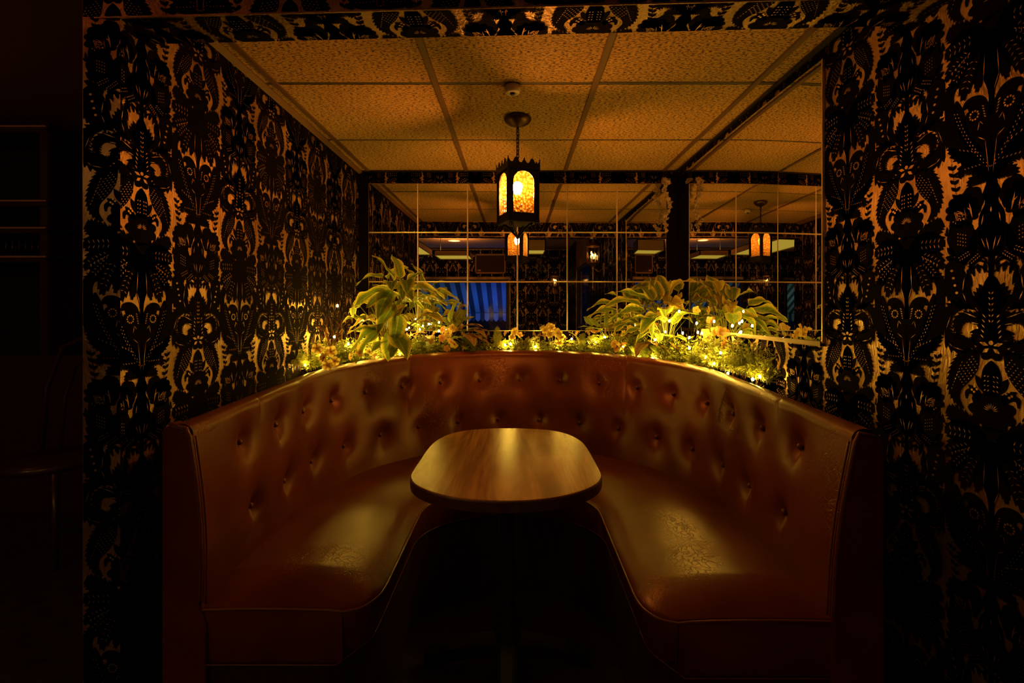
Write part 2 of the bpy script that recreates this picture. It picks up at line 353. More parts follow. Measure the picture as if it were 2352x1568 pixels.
# ------------------------------------------------------------------ damask motif (raised velvet flock on foil)
PV, WC = .875, .222          # vertical repeat and column width in metres
def crom(pts, n):
    out = []; P_ = [pts[0]]+list(pts)+[pts[-1]]
    for i in range(1, len(P_)-2):
        p0,p1,p2,p3 = P_[i-1:i+3]
        for k in range(n):
            t = k/n
            out.append(tuple(.5*((2*b)+(-a+c)*t+(2*a-5*b+4*c-d)*t*t+(-a+3*b-3*c+d)*t**3) for a,b,c,d in zip(p0,p1,p2,p3)))
    out.append(tuple(pts[-1])); return out
class Motif:
    def __init__(s): s.polys = []     # (points, material)
    def quadstrip(s, L_, Rr, m):
        for i in range(len(L_)-1):
            for mir in (1,-1):
                s.polys.append(([(mir*a,b) for a,b in (L_[i],Rr[i],Rr[i+1],L_[i+1])], m))
    def stroke(s, pts, n=6, teeth=0, side='both', m=0, tn=1):
        """pts: (u, v, width)"""
        c = crom(pts, n); L_=[]; Rr=[]; nrm=[]
        for i,(u,v,wd) in enumerate(c):
            a = c[max(i-1,0)]; b = c[min(i+1,len(c)-1)]; dx,dy = b[0]-a[0], b[1]-a[1]; l = math.hypot(dx,dy) or 1
            nx,ny = -dy/l, dx/l; nrm.append((nx,ny)); wd = max(wd,.0008)/2
            L_.append((u+nx*wd, v+ny*wd)); Rr.append((u-nx*wd, v-ny*wd))
        s.quadstrip(L_, Rr, m)
        if teeth:
            for i in range(0, len(c)-1, tn):
                j = min(i+tn, len(c)-1); wd = c[i][2]
                if wd < .008: continue
                dx,dy = c[j][0]-c[i][0], c[j][1]-c[i][1]
                for sd, E in ((1,L_),(-1,Rr)):
                    if side == 'L' and sd < 0 or side == 'R' and sd > 0: continue
                    nx,ny = nrm[i]
                    tip = (E[j][0]+sd*nx*teeth+dx*.25, E[j][1]+sd*ny*teeth+dy*.25)
                    for mir in (1,-1): s.polys.append(([(mir*a,b) for a,b in (E[i],tip,E[j])], m))
    def leaf(s, a, b, wd, n=4, teeth=0, bend=0, m=0, vein=True):
        mx,my = (a[0]+b[0])/2, (a[1]+b[1])/2; dx,dy = b[0]-a[0], b[1]-a[1]
        mx += -dy*bend; my += dx*bend
        s.stroke([(a[0],a[1],wd*.25),((a[0]+mx)/2,(a[1]+my)/2,wd*.85),(mx,my,wd),((b[0]+mx)/2,(b[1]+my)/2,wd*.72),(b[0],b[1],.001)], n, teeth, m=m, tn=2)
        if vein and m == 0 and math.hypot(dx,dy) > .03:
            for k in range(3, 8):
                t = k/9; u = (1-t)**2*a[0]+2*t*(1-t)*mx+t*t*b[0]; v = (1-t)**2*a[1]+2*t*(1-t)*my+t*t*b[1]
                l = math.hypot(dx,dy); ex,ey = dx/l, dy/l; nx,ny = -ey,ex
                for sd in (1,-1):
                    s.dash(u+nx*sd*.002, v+ny*sd*.002, u+nx*sd*wd*.22+ex*.004, v+ny*sd*wd*.22+ey*.004, .0009)
    def dash(s, x0,y0,x1,y1,wd, m=1):
        dx,dy = x1-x0,y1-y0; l = math.hypot(dx,dy) or 1; nx,ny = -dy/l*wd, dx/l*wd
        for mir in (1,-1): s.polys.append(([(mir*x0,y0),(mir*(x0+dx*.5+nx),y0+dy*.5+ny),(mir*x1,y1),(mir*(x0+dx*.5-nx),y0+dy*.5-ny)], m))
    def blob(s, c, rx, ry, lobes=0, amp=.12, m=0, n=20, rot=0):
        pts = []
        if lobes: n = lobes*4
        for i in range(n):
            a = 2*PI*i/n; k = 1+(amp*(abs(math.sin(lobes*a/2))-.5)*2 if lobes else 0)
            x,y = rx*k*math.cos(a), ry*k*math.sin(a); pts.append((c[0]+x*math.cos(rot)-y*math.sin(rot), c[1]+x*math.sin(rot)+y*math.cos(rot)))
        for mir in ((1,-1) if abs(c[0]) > 1e-6 else (1,)):
            q = [(mir*a,b) for a,b in pts]; cc = (mir*c[0], c[1])
            for i in range(0, n, 2): s.polys.append(([cc, q[i], q[(i+1)%n], q[(i+2)%n]], m))
def damask():
    g = Motif(); rnd = random.Random(4)
    # butterfly knot
    g.blob((0,0), .036, .026, 8, .15)
    for (a,b) in (((.005,.004),(.024,.010)),((.004,-.002),(.018,-.012))): g.dash(a[0],a[1],b[0],b[1],.0042)
    g.blob((0,.010), .005, .005, m=1, n=8)
    # paisley pair
    g.stroke([(.028,-.012,.012),(.045,-.028,.046),(.064,-.058,.052),(.080,-.092,.034),(.078,-.120,.018),(.060,-.142,.003)], 7, .006, 'L', tn=2)
    for i in range(7):
        for j in range(5):
            t = i/7; u = .036+t*.040-j*.0038+.004; v = -.022-t*.052-j*.0052
            g.dash(u-.0012, v, u+.0022, v-.0012, .0011)
    for i in range(9): t = i/8; g.dash(.062+t*.024, -.036-t*.062, .065+t*.024, -.040-t*.062, .0009)
    # pineapple bud, side leaves, scrolls
    g.stroke([(0,-.028,.004),(0,-.045,.032),(0,-.075,.042),(0,-.105,.03)], 5)
    for k in range(4):
        for q in (.004,.011): g.dash(q, -.060-k*.010, q+.004, -.064-k*.010, .0011)
    g.leaf((.012,-.098),(.034,-.062),.016,vein=False); g.leaf((.02,-.108),(.050,-.086),.016,vein=False)
    g.stroke([(.022,-.112,.014),(.040,-.100,.013),(.052,-.104,.010),(.053,-.118,.004)], 4)
    for (u,v) in ((.030,-.093),(.036,-.100),(.041,-.096),(.035,-.088)): g.blob((u,v), .0028,.0028,m=1,n=6)
    # starburst flower
    g.blob((0,-.136), .046, .040, 9, .10)
    for k in range(5): a = PI/2+(k-0)*.34; g.dash(.004*math.cos(a)*-1, -.135+.004*math.sin(a), .017*math.cos(a)*-1, -.135+.017*math.sin(a), .0009)
    # leafy wings
    g.blob((0,-.205), .055, .036)
    g.stroke([(.030,-.190,.03),(.062,-.172,.040),(.088,-.156,.030),(.100,-.150,.010)], 5, .008, tn=2)
    g.leaf((.01,-.198),(.112,-.202),.052,teeth=.006,bend=.05)
    g.leaf((.02,-.215),(.104,-.258),.046,teeth=.006,bend=.12)
    g.leaf((.015,-.215),(.062,-.322),.044,teeth=.005,bend=.10)
    g.leaf((.030,-.225),(.088,-.285),.034,teeth=.005,bend=.12)
    g.leaf((.006,-.235),(.031,-.318),.026,teeth=.003,bend=.04,vein=False)
    g.stroke([(0,-.20,.04),(0,-.25,.042),(0,-.29,.038),(0,-.335,.012),(0,-.38,.014)], 5)
    g.dash(.013,-.245,.016,-.300,.001); g.dash(.016,-.30,.006,-.330,.0009)
    for k in range(6): g.dash(.045+k*.008,-.224-k*.0045,.049+k*.008,-.229-k*.0045,.0011)
    # lyre: outer plumes and inner tulip
    g.stroke([(.066,-.280,.006),(.084,-.281,.022),(.097,-.304,.026),(.097,-.340,.036),(.084,-.390,.044),(.058,-.435,.044),(.026,-.470,.040),(.004,-.512,.012)], 7, .007, 'L', tn=2)
    g.stroke([(.062,-.346,.004),(.050,-.338,.024),(.032,-.348,.042),(.030,-.385,.060),(.024,-.425,.050),(.008,-.470,.03),(0,-.50,.01)], 6)
    g.stroke([(.078,-.318,.004),(.072,-.350,.022),(.055,-.41,.02),(.035,-.44,.02)], 5)
    for k in range(10): a = 2*PI*k/10; g.blob((.036+.0095*math.cos(a), -.368+.0095*math.sin(a)), .0022,.0022,m=1,n=6)
    for k in range(5): g.dash(.020-k*.0014,-.353-k*.006,.014-k*.001,-.357-k*.006,.0013)
    for rw,off in ((0,0),(1,.0075)):
        for k in range(16):
            t = k/15; u = (1-t)**2*.082+2*t*(1-t)*.062+t*t*.010-off; v = (1-t)**2*-.345+2*t*(1-t)*-.415+t*t*-.485-off*.3
            g.dash(u,v,u-.002+.001*rw,v-.0042,.0011)
    g.dash(.004,-.505,.012,-.43,.0009); g.dash(.012,-.43,.028,-.418,.0009); g.dash(.016,-.395,.024,-.385,.0009); g.dash(.024,-.385,.028,-.405,.0009)
    # fronds under the lyre
    g.stroke([(.012,-.470,.02),(.045,-.452,.030),(.075,-.440,.024),(.095,-.418,.004)], 6, .006, 'R', tn=2)
    g.stroke([(.008,-.490,.02),(.035,-.478,.030),(.060,-.478,.022),(.072,-.495,.003)], 6, .007, tn=2)
    g.stroke([(.002,-.508,.02),(.022,-.506,.024),(.042,-.512,.016),(.046,-.524,.003)], 6, .006, tn=2)
    for k in range(5): g.dash(.03+k*.009,-.452+k*.004,.034+k*.009,-.446+k*.004,.0010); g.dash(.022+k*.008,-.482,.026+k*.008,-.478,.0010)
    # stem and vase
    g.stroke([(0,-.50,.02),(0,-.525,.022),(0,-.545,.036),(0,-.565,.026),(0,-.59,.05),(0,-.62,.052),(0,-.65,.03)], 5)
    g.dash(0,-.575,0,-.588,.002); g.dash(.016,-.59,.020,-.612,.0012)
    # little sprig of leaves in the gap
    for k in range(5):
        v = -.462-k*.017; u = .088-k*.0028; g.leaf((u,v-.010),(u+.010,v+.001),.0075,3,vein=False); g.leaf((u,v-.012),(u-.010,v-.002),.0075,3,vein=False)
        g.stroke([(u,v-.012,.0014),(u+.001,v+.004,.0014)], 2)
    # roses
    g.blob((.064,-.572), .038, .036, 11, .10); g.blob((.044,-.556), .027, .034, 7, .05); g.blob((.075,-.556), .022, .022, 6, .08)
    for k in range(11): g.dash(.066+rnd.uniform(-.018,.016), -.582+rnd.uniform(-.014,.014), .068+rnd.uniform(-.018,.018), -.579+rnd.uniform(-.014,.014), .0009)
    for k in range(9): g.blob((.072+rnd.uniform(-.018,.012), -.586+rnd.uniform(-.012,.016)), .0013,.0018,m=1,n=6)
    g.dash(.040,-.592,.047,-.556,.0020); g.dash(.043,-.575,.052,-.566,.0012)
    # lower buds
    g.blob((.064,-.638), .034, .045, 9, .05, rot=-.25); g.leaf((.05,-.67),(.018,-.605),.018,vein=False)
    for i in range(4):
        for j in range(4): g.blob((.055+i*.006,-.652+j*.008+i*.002), .0012,.0014,m=1,n=6)
    g.stroke([(.094,-.598,.002),(.093,-.614,.004),(.100,-.622,.004),(.108,-.612,.003),(.109,-.600,.001)], 4)
    g.leaf((.100,-.620),(.100,-.602),.006,vein=False)
    g.leaf((.080,-.672),(.100,-.650),.014,vein=False); g.leaf((.082,-.678),(.104,-.672),.012,vein=False)
    g.stroke([(0,-.62,.056),(.0,-.655,.050),(0,-.682,.024)], 3)
    g.leaf((.012,-.665),(.050,-.694),.020,teeth=.003); g.leaf((.03,-.66),(.078,-.684),.022,teeth=.004)
    g.dash(.004,-.668,.010,-.640,.0012); g.dash(.012,-.662,.020,-.640,.001)
    g.stroke([(.012,-.66,.012),(.03,-.655,.02),(.045,-.660,.01)], 4)
    # palmette
    g.stroke([(0,-.722,.010),(.004,-.700,.004),(.020,-.680,.005),(.045,-.678,.010),(.066,-.688,.016)], 6)
    g.stroke([(.001,-.672,.012),(.002,-.70,.008),(.0,-.722,.012)], 4)
    g.stroke([(.006,-.715,.003),(.024,-.700,.005),(.040,-.704,.006),(.044,-.716,.002)], 6, .005, tn=2)
    g.stroke([(.012,-.694,.003),(.022,-.688,.006),(.034,-.690,.002)], 4, .003)
    for q in ((.046,-.690,.036,-.722),(.030,-.694,.024,-.716),(.012,-.690,.014,-.716),(.052,-.705,.042,-.745)): g.leaf(q[:2],q[2:],.009,3,vein=False)
    g.stroke([(.008,-.672,.003),(.024,-.684,.005),(.038,-.690,.010),(.050,-.712,.004)], 6, .004)
    # serrated side leaves
    g.stroke([(.054,-.678,.014),(.078,-.694,.040),(.084,-.725,.054),(.080,-.755,.044),(.066,-.778,.020),(.044,-.792,.004)], 6, .007, 'both', tn=2)
    g.stroke([(.050,-.712,.002),(.053,-.740,.012),(.050,-.764,.016),(.036,-.790,.008)], 4, .003)
    g.dash(.058,-.722,.062,-.752,.0013); g.dash(.062,-.756,.054,-.776,.0011)
    for k in range(4): g.blob((.088-k*.004,-.705-k*.017),.0036,.003,m=1,n=8); g.blob((.0885-k*.004,-.705-k*.017),.0020,.0016,n=6)
    # spike with paired leaves
    g.stroke([(0,-.716,.002),(0,-.740,.032),(0,-.775,.042),(0,-.81,.034),(0,-.85,.040),(0,-.875,.03)], 5)
    for k in range(4): g.leaf((.008,-.775-k*.006),(.026+k*.006,-.738-k*.008),.014,3,vein=False)
    for k in range(6): g.leaf((.004,-.800-k*.012),(.036-k*.001,-.768-k*.014),.012,3,vein=False); g.dash(.001,-.762-k*.012,.005,-.756-k*.012,.0013)
    for k in range(5): g.dash(.011+k*.001,-.812-k*.011,.018+k*.001,-.804-k*.011,.0013)
    # side scrolls
    g.stroke([(.032,-.795,.004),(.066,-.784,.014),(.094,-.796,.020),(.105,-.826,.020),(.099,-.856,.024),(.076,-.876,.026),(.048,-.872,.016),(.034,-.862,.003)], 8, .010, 'both', tn=3)
    g.stroke([(.014,-.826,.016),(.034,-.814,.018),(.054,-.810,.020),(.072,-.820,.020),(.075,-.838,.013),(.069,-.853,.002)], 7, .006, tn=3)
    g.leaf((.052,-.862),(.088,-.848),.012,3,vein=False); g.leaf((.016,-.838),(.046,-.845),.010,3,vein=False)
    g.dash(.030,-.812,.060,-.800,.0012); g.dash(.026,-.826,.044,-.822,.0010); g.dash(.090,-.808,.101,-.838,.0009)
    g.stroke([(.02,-.845,.02),(.034,-.852,.014),(.040,-.866,.004)], 4, .004)
    g.dash(.060,-.886,.086,-.880,.0009); g.dash(.086,-.880,.095,-.872,.0009)
    return g
def clip_poly(poly, u0, u1, v0, v1):
    for ax, lim, sg in ((0,u0,1),(0,u1,-1),(1,v0,1),(1,v1,-1)):
        out = []
        for i in range(len(poly)):
            a = poly[i-1]; b = poly[i]; da = (a[ax]-lim)*sg; db = (b[ax]-lim)*sg
            if (da >= 0) != (db >= 0):
                t = da/(da-db); out.append((a[0]+(b[0]-a[0])*t, a[1]+(b[1]-a[1])*t))
            if db >= 0: out.append(b)
        poly = out
        if len(poly) < 3: return None
    return poly
MOT = damask()
def motif_mesh(clip=None):
    mb = MB()
    for k,(p, m) in enumerate(MOT.polys):
        p = [(a*1.05, b) for a, b in p]
        if clip:
            p = clip_poly(p, *clip)
            if not p: continue
        h = .0012 if m == 0 else .0016
        o = len(mb.v); mb.v += [(a, 0, b, h) for a, b in p] if False else [(a, -h, b) for a, b in p]
        mb.f.append(tuple(range(o, o+len(p)))); mb.m.append(m); mb.sm.append(False)
    me = bpy.data.meshes.new('damask_motif'); me.from_pydata(mb.v, [], mb.f)
    me.materials.append(M['flock']); me.materials.append(M['foil']); me.polygons.foreach_set('material_index', mb.m)
    bm = bmesh.new(); bm.from_mesh(me)
    fl = [f for f in bm.faces if f.normal.y > 0]
    bmesh.ops.reverse_faces(bm, faces=fl); bm.to_mesh(me); bm.free(); me.update(); return me
FULL = motif_mesh((-.111, .111, -.90, .03))
def paper(parent, org, uax, vax, u0, u1, v0, v1, uc, vc, phase=0):
    """hang damask columns on the rectangle u0..u1 x v0..v1 of the plane (org; uax, vax);
    uc = centre of one column, vc = height of its butterfly"""
    uax = Vector(uax); vax = Vector(vax); nrm = uax.cross(vax)     # normal faces the viewer
    rot = Matrix((uax, -nrm, vax)).transposed().to_euler()
    i0 = math.floor((u0-uc)/WC)-1; i1 = math.ceil((u1-uc)/WC)+1
    for i in range(i0, i1+1):
        c = uc+i*WC
        if c+.111 <= u0+.004 or c-.111 >= u1-.004: continue
        base = vc+((i+phase) % 2)*PV/2
        j0 = math.floor((v0-base)/PV)-1; j1 = math.ceil((v1-base)/PV)+2
        for j in range(j0, j1):
            b = base+j*PV
            if b+.03 <= v0 or b-.90 >= v1: continue
            cl = (max(-.111, u0-c), min(.111, u1-c), max(-.90, v0-b), min(.03, v1-b))
            if cl[3]-cl[2] < .03: continue
            full = cl == (-.111, .111, -.90, .03)
            me = FULL if full else motif_mesh(cl)
            if not full and len(me.polygons) == 0: continue
            link('damask_motif', me, parent, Vector(org)+uax*c+vax*b, rot)

# ------------------------------------------------------------------ room shell
XL, XR, YB = -.977, 1.008, 3.0
ZC, ZM = CAMZ+.866, 2.42           # alcove ceiling, main room ceiling
XW, YF = -5.1, -3.5                # far left wall, wall behind the camera
HZ = CAMZ+.72                      # underside of the header
o = MB().box((XW-.1, YF-2.5, -.05), (2.6, 3.3, 0)).build('floor', M['carpet']); struct(o, 'dark patterned carpet floor')
# back wall (alcove)
wb = struct(MB().box((XL-.1, YB, 0), (XR+.1, YB+.1, ZM)).build('wall_back', M['foil']), 'back wall of the booth alcove in gold and black damask paper')
paper(wb, (0, YB, 0), (1,0,0), (0,0,1), XL, XR, .85, ZC-.005, -.92, .95)
wl = struct(MB().box((XL-.093, 1.19, 0), (XL, YB, ZM)).build('wall_left', M['foil']), 'left alcove wall in gold foil paper with black velvet damask')
paper(wl, (XL, 0, 0), (0,1,0), (0,0,1), 1.19, YB-.002, .02, ZC-.005, 1.257, CAMZ+.346)     # u runs away from the camera
paper(wl, (0, 1.19, 0), (1,0,0), (0,0,1), XL-.093, XL, .02, ZM-.01, XL+.02, CAMZ+.80, 1)
# right wall: alcove and on past the camera to the room's end, with a glazed door
DY0, DY1, DZ = -2.2, -.75, 1.93
mb = MB(); mb.box((XR, DY1, 0), (XR+.1, YB, ZM)); mb.box((XR, YF, 0), (XR+.1, DY0, ZM)); mb.box((XR, DY0, DZ), (XR+.1, DY1, ZM))
wr = struct(mb.build('wall_right', M['foil']), 'right wall in gold foil paper with black velvet damask')
def rightpaper(y0, y1, z0, z1): paper(wr, (XR, 0, 0), (0,-1,0), (0,0,1), -y1, -y0, z0, z1, -1.245, CAMZ+.359)
rightpaper(.35, YB-.002, .02, ZC-.005)
rightpaper(-.75, .35, .02, ZM-.01)
rightpaper(YF+.01, DY0-.01, .62, ZM-.01)
# wall behind the camera with the awning window
WX0, WX1, WZ0, WZ1 = -4.95, -.18, .75, 1.80
mb = MB(); mb.box((XW, YF-.1, 0), (XR+.1, YF, WZ0)); mb.box((XW, YF-.1, WZ1), (XR+.1, YF, ZM)); mb.box((XW, YF-.1, WZ0), (WX0, YF, WZ1)); mb.box((WX1, YF-.1, WZ0), (XR+.1, YF, WZ1))
mb.box((-3.75, YF-.1, WZ0), (-2.50, YF, WZ1))
wf = struct(mb.build('wall_front', M['foil']), 'damask wall behind the camera, seen in the mirror')
paper(wf, (0, YF, 0), (-1,0,0), (0,0,1), -XR, -WX1-.06, .7, ZM-.01, -.3, 1.7)
paper(wf, (0, YF, 0), (-1,0,0), (0,0,1), -WX1-.06, 5.0, WZ1+.08, ZM-.01, -.3, 1.7)
paper(wf, (0, YF, 0), (-1,0,0), (0,0,1), 2.54, 3.71, .7, WZ1+.08, -.3, 1.7)
o = struct(MB().box((XW-.1, YF-.1, 0), (XW, 3.3, ZM)).build('wall_side', M['black']))
o = struct(MB().box((XW, 3.2, 0), (XL-.1, 3.3, ZM)).build('wall_bar', M['black']))
# ceilings
o = struct(MB().box((XW, YF, ZM), (XR+.1, 1.2, ZM+.05)).box((XW, 1.2, ZM), (XL-.09, 3.3, ZM+.05)).build('ceiling_room', M['room_ceiling']), 'dim ceiling of the main room')
# header across the alcove mouth, slightly askew
yl0, yl1, yr0, yr1 = 1.19, 1.298, 1.105, 1.213
mb = MB(); mb.add([(XL-.093,yl0,HZ),(XR,yr0,HZ),(XR,yr1,HZ),(XL,yl1,HZ),(XL-.093,yl0,ZM),(XR,yr0,ZM),(XR,yr1,ZM),(XL,yl1,ZM)], [(0,3,2,1),(4,5,6,7),(0,1,5,4),(1,2,6,5),(2,3,7,6),(3,0,4,7)])
hd = struct(mb.build('beam_header', M['foil']), 'papered header beam across the top of the alcove')
ang = math.atan2(yr0-yl0, XR-XL); ux = Vector((math.cos(ang), math.sin(ang), 0)); vx = Vector((-math.sin(ang), math.cos(ang), 0))
paper(hd, (XL, yl0, HZ), ux, -vx, -.09, 1.985, -.112, -.003, .946, .478)
paper(hd, (XL, yl1, HZ), (-ux.x,-ux.y,0), (0,0,1), -1.98, -.002, .004, ZC-HZ-.004, -.30, .5)
a2 = math.atan2(yr0-yl0, XR-XL+.093)
paper(hd, (XL-.093, yl0-.0005, HZ), (math.cos(a2), math.sin(a2), 0), (0,0,1), .002, 2.075, .004, ZM-HZ-.01, .30, .5)

# suspended ceiling of the alcove
ce = struct(MB().box((XL, 1.1, ZC+.02), (XR, YB, ZC+.05)).build('ceiling', M['barcross']), 'suspended tile ceiling over the booth')
gx = [XL, -.92, -.309, .302, .913, XR]; gy = [1.236, 1.845, 2.454, YB]
gy = [1.16]+gy
rnd = random.Random(7)
for i in range(5):
    for j in range(4):
        x0,x1,y0,y1 = gx[i]+.009, gx[i+1]-.009, gy[j]+.006, gy[j+1]-.006
        t = MB().cbox((x0-(x0+x1)/2, y0-(y0+y1)/2, 0), (x1-(x0+x1)/2, y1-(y0+y1)/2, .018), .003).build('ceiling_tile', M['tile'], ce)
        t.location = ((x0+x1)/2, (y0+y1)/2, ZC+.001+rnd.uniform(0,.003))
for x in gx[1:-1]:
    MB().cbox((x-.012, 1.1, ZC-.004), (x+.012, YB, ZC+.010), .002).build('grid_bar', M['bar'], ce)
for y in gy[1:-1]:
    for i in range(5): MB().box((gx[i]+.012, y-.011, ZC+.002), (gx[i+1]-.012, y+.011, ZC+.012)).build('cross_bar', M['barcross'], ce)
for sx, nm in ((XL, 'trim_left'), (XR, 'trim_right')):
    a, b = (sx, sx+.022) if sx < 0 else (sx-.022, sx)
    struct(MB().prism([(a,ZC-.001),(b,ZC-.001),(b,ZC-.006),(a+(.003 if sx<0 else 0),ZC-.02 if sx<0 else ZC-.006)], 1.24, YB).build(nm, M['bar'] if sx < 0 else M['black']))
struct(MB().box((XL+.022, YB-.02, ZC-.006), (XR-.022, YB, ZC)).build('trim_back', M['black']))

struct(MB().box((.936, YB-.012, .98), (XR-.006, YB-.001, ZC-.02)).build('corner_strip_right', M['flock']))  # near-black strips added over the papered corner columns to hide their gold
struct(MB().box((XL+.002, YB-.012, .98), (-.924, YB-.001, ZC-.02)).build('corner_strip_left', M['flock']))
# smoke detector
e = empty('smoke_detector', (-.015, 1.86, ZC-.002), 'small round white smoke detector on the ceiling tile in front of the lantern', 'smoke detector')
MB().lathe([(0,0),(.031,0),(.031,-.018),(.027,-.026),(.014,-.028),(.012,-.022),(0,-.022)], 24).build('housing', M['white_plastic'], e)
MB().lathe([(.009,-.022),(.009,-.031),(.006,-.034),(0,-.034)], 16).build('sensor_cap', M['black'], e)

# ------------------------------------------------------------------ mirrors
TW = (.931+.918)/6
mr = empty('tiled_wall_mirror', (.0065, YB-.006, 1.093), 'tiled mirror on the back wall, eighteen square tiles behind the lantern', 'mirror')
tm = MB().cbox((-TW/2+.0006, -.004, -.1519), (TW/2-.0006, .002, .1519), .0032)
# bevelled rim is a separate material: mark by normal
def tilemesh(wd, ht, th=.005, bev=.0036):
    mb = MB(); a, b = wd/2-.0005, ht/2-.0005; i, j = a-bev, b-bev
    vs = [(-a,0,-b),(a,0,-b),(a,0,b),(-a,0,b),(-a,-th*.5,-b),(a,-th*.5,-b),(a,-th*.5,b),(-a,-th*.5,b),(-i,-th,-j),(i,-th,-j),(i,-th,j),(-i,-th,j)]
    mb.add(vs, [(0,1,2,3)], 1); mb.add(vs, [(8,11,10,9)], 0)
    for k in range(4): n = (k+1)%4; mb.add(vs, [(4+k, 4+n, 8+n, 8+k)], 1); mb.add(vs, [(k, n, 4+n, 4+k)], 1)
    return mb.mesh('mirror_tile', [M['mirror'], M['mirror_edge']], False)
me = tilemesh(TW, .305)
bm = bmesh.new(); bm.from_mesh(me); bmesh.ops.remove_doubles(bm, verts=bm.verts, dist=1e-5); bmesh.ops.recalc_face_normals(bm, faces=bm.faces); bm.to_mesh(me); bm.free()
rnd = random.Random(3)
for r_ in range(3):
    for c in range(6):
        link('mirror_tile', me, mr, ((c-2.5)*TW, .0, .1525+r_*.305), (R(rnd.uniform(-.03,.03)), 0, R(rnd.uniform(-.03,.03))))
for x in (905, 1475):
    p = px(x, 420, YB); MB().cbox((p.x-.012-.0065, -.008, .915-.006), (p.x+.012-.0065, .0, .915+.008), .002).build('mirror_clip', M['brass'], mr)
# large sheet mirror on the right wall, slightly bowed
N = 48; Y0, Y1, Z0, Z1 = 1.58, 2.985, CAMZ-.1055, CAMZ+.823
pts = []; x = XR-.004; dy = (Y1-Y0)/N
for k in range(N+1):
    y = Y1-k*dy; t = (2.95-y)/1.4; tau = .014-.055*max(t,0)**2.2
    pts.append((x, y)); x -= tau*dy
mn = max(p[0] for p in pts); pts = [(p[0]-(mn-(XR-.006)), p[1]) for p in pts]
rm = empty('sheet_mirror', (XR, (Y0+Y1)/2, Z0), 'large frameless sheet mirror on the right wall beside the lantern', 'mirror')
mb = MB(); cy_ = (Y0+Y1)/2
vs = [(a-XR, b-cy_, 0) for a, b in pts]+[(a-XR, b-cy_, Z1-Z0) for a, b in pts]
mb.add(vs, [(i, i+1, N+2+i, N+1+i) for i in range(N)], 0, True)
vb = [(.0-.0005, b-cy_, 0) for a, b in pts]+[(.0-.0005, b-cy_, Z1-Z0) for a, b in pts]
mb.add(vs+vb, [(N, 3*(N+1)-1, 4*(N+1)-1, 2*(N+1)-1), (N+1, 2*N+1, 4*N+3, 3*N+3)], 1)
g = mb.build('mirror_glass', [M['mirror'], M['mirror_edge']], rm, False)
gx_ = pts[-1][0]-XR
MB().cbox((gx_-.003, Y0-cy_-.005, -.002), (0, Y0-cy_+.001, Z1-Z0), .0012).build('polished_edge', M['mirror_edge'], rm)
MB().box((gx_-.008, Y0-cy_-.004, -.012), (0, Y1-cy_, -.002)).box((gx_-.010, Y0-cy_-.004, -.012), (gx_-.007, Y1-cy_, .004)).build('bottom_channel', M['canopy'], rm)
zc = px(1885, 572, Y0).z-Z0
MB().cbox((gx_-.012, Y0-cy_-.018, zc-.012), (0, Y0-cy_+.008, zc+.012), .003).build('mirror_clip', M['clear'], rm)

# ------------------------------------------------------------------ leather booth
booth = empty('curved_booth', (0, 1.9, 0), 'U-shaped button-tufted brown leather booth wrapped round the table', 'booth')
BO = Vector((0, 1.9, 0))
def ucurve(s, xl, xr, yfl, yfr, yc, yb):
    """s 0..1: left arm front -> back -> right arm front"""
    cx = (xl+xr)/2; rx = (xr-xl)/2
    a1 = .22
    if s < a1: t = s/a1; return Vector((xl, yfl+(yc-yfl)*t, 0))
    if s > 1-a1: t = (1-s)/a1; return Vector((xr, yfr+(yc-yfr)*t, 0))
    th = PI*(1-(s-a1)/(1-2*a1)); return Vector((cx+rx*math.cos(th), yc+(yb-yc)*math.sin(th), 0))
YFL, YFR = 1.225, 1.18
ztop = lambda y: .932+.052*(y-1.2)/1.75
def outer(s): 
    p = ucurve(s, -.905, .905, YFL, YFR, 2.0, 2.94)
    k = max(0, 1-(p.y-1.2)/.9); p.x *= 1-.022*k; return p
def topin(s):
    p = ucurve(s, -.835, .835, YFL, YFR, 1.95, 2.83); k = max(0, 1-(p.y-1.2)/.9); p.x *= 1-.018*k; return p
def seatin(s): return ucurve(s, -.795, .765, YFL, YFR, 1.76, 2.56)
def opening(s):
    p = ucurve(s, -.365, .32, YFL, YFR, 1.80, 2.06); yf = YFL if s < .5 else YFR
    k = min(1, max(0, 1-(p.y-yf)/.085)); p.x += (-1 if s < .5 else 1)*.075*(1-math.sqrt(max(0,1-k*k))); return p
ZS = .487
NS = 420
# backrest section: outer bottom, up, over the roll, down the tufted face
def section(s):
    O_, T, I = outer(s), topin(s), seatin(s); z = ztop(O_.y)
    out = []
    out.append((O_, ZS)); out.append((O_, z-.035))
    d = (O_-T)
    for a in range(0, 181, 15):       # top roll
        th = R(a); k = .5+.5*math.cos(th)
        zz = z-.030+.030*math.sin(th)**.8 if 0 < a < 180 else z-.030
        out.append((T+d*k, zz))
    m = 60
    for i in range(1, m+1):
        t = i/m; p = T.lerp(I, t**1.12); bul = .014*math.sin(PI*min(1,t*1.02))
        n = (T-O_); n.z = 0; n = n.normalized() if n.length > 1e-5 else Vector((0,-1,0))
        out.append((p+n*bul, (z-.030)*(1-t)+(ZS-.03)*t))
    return out
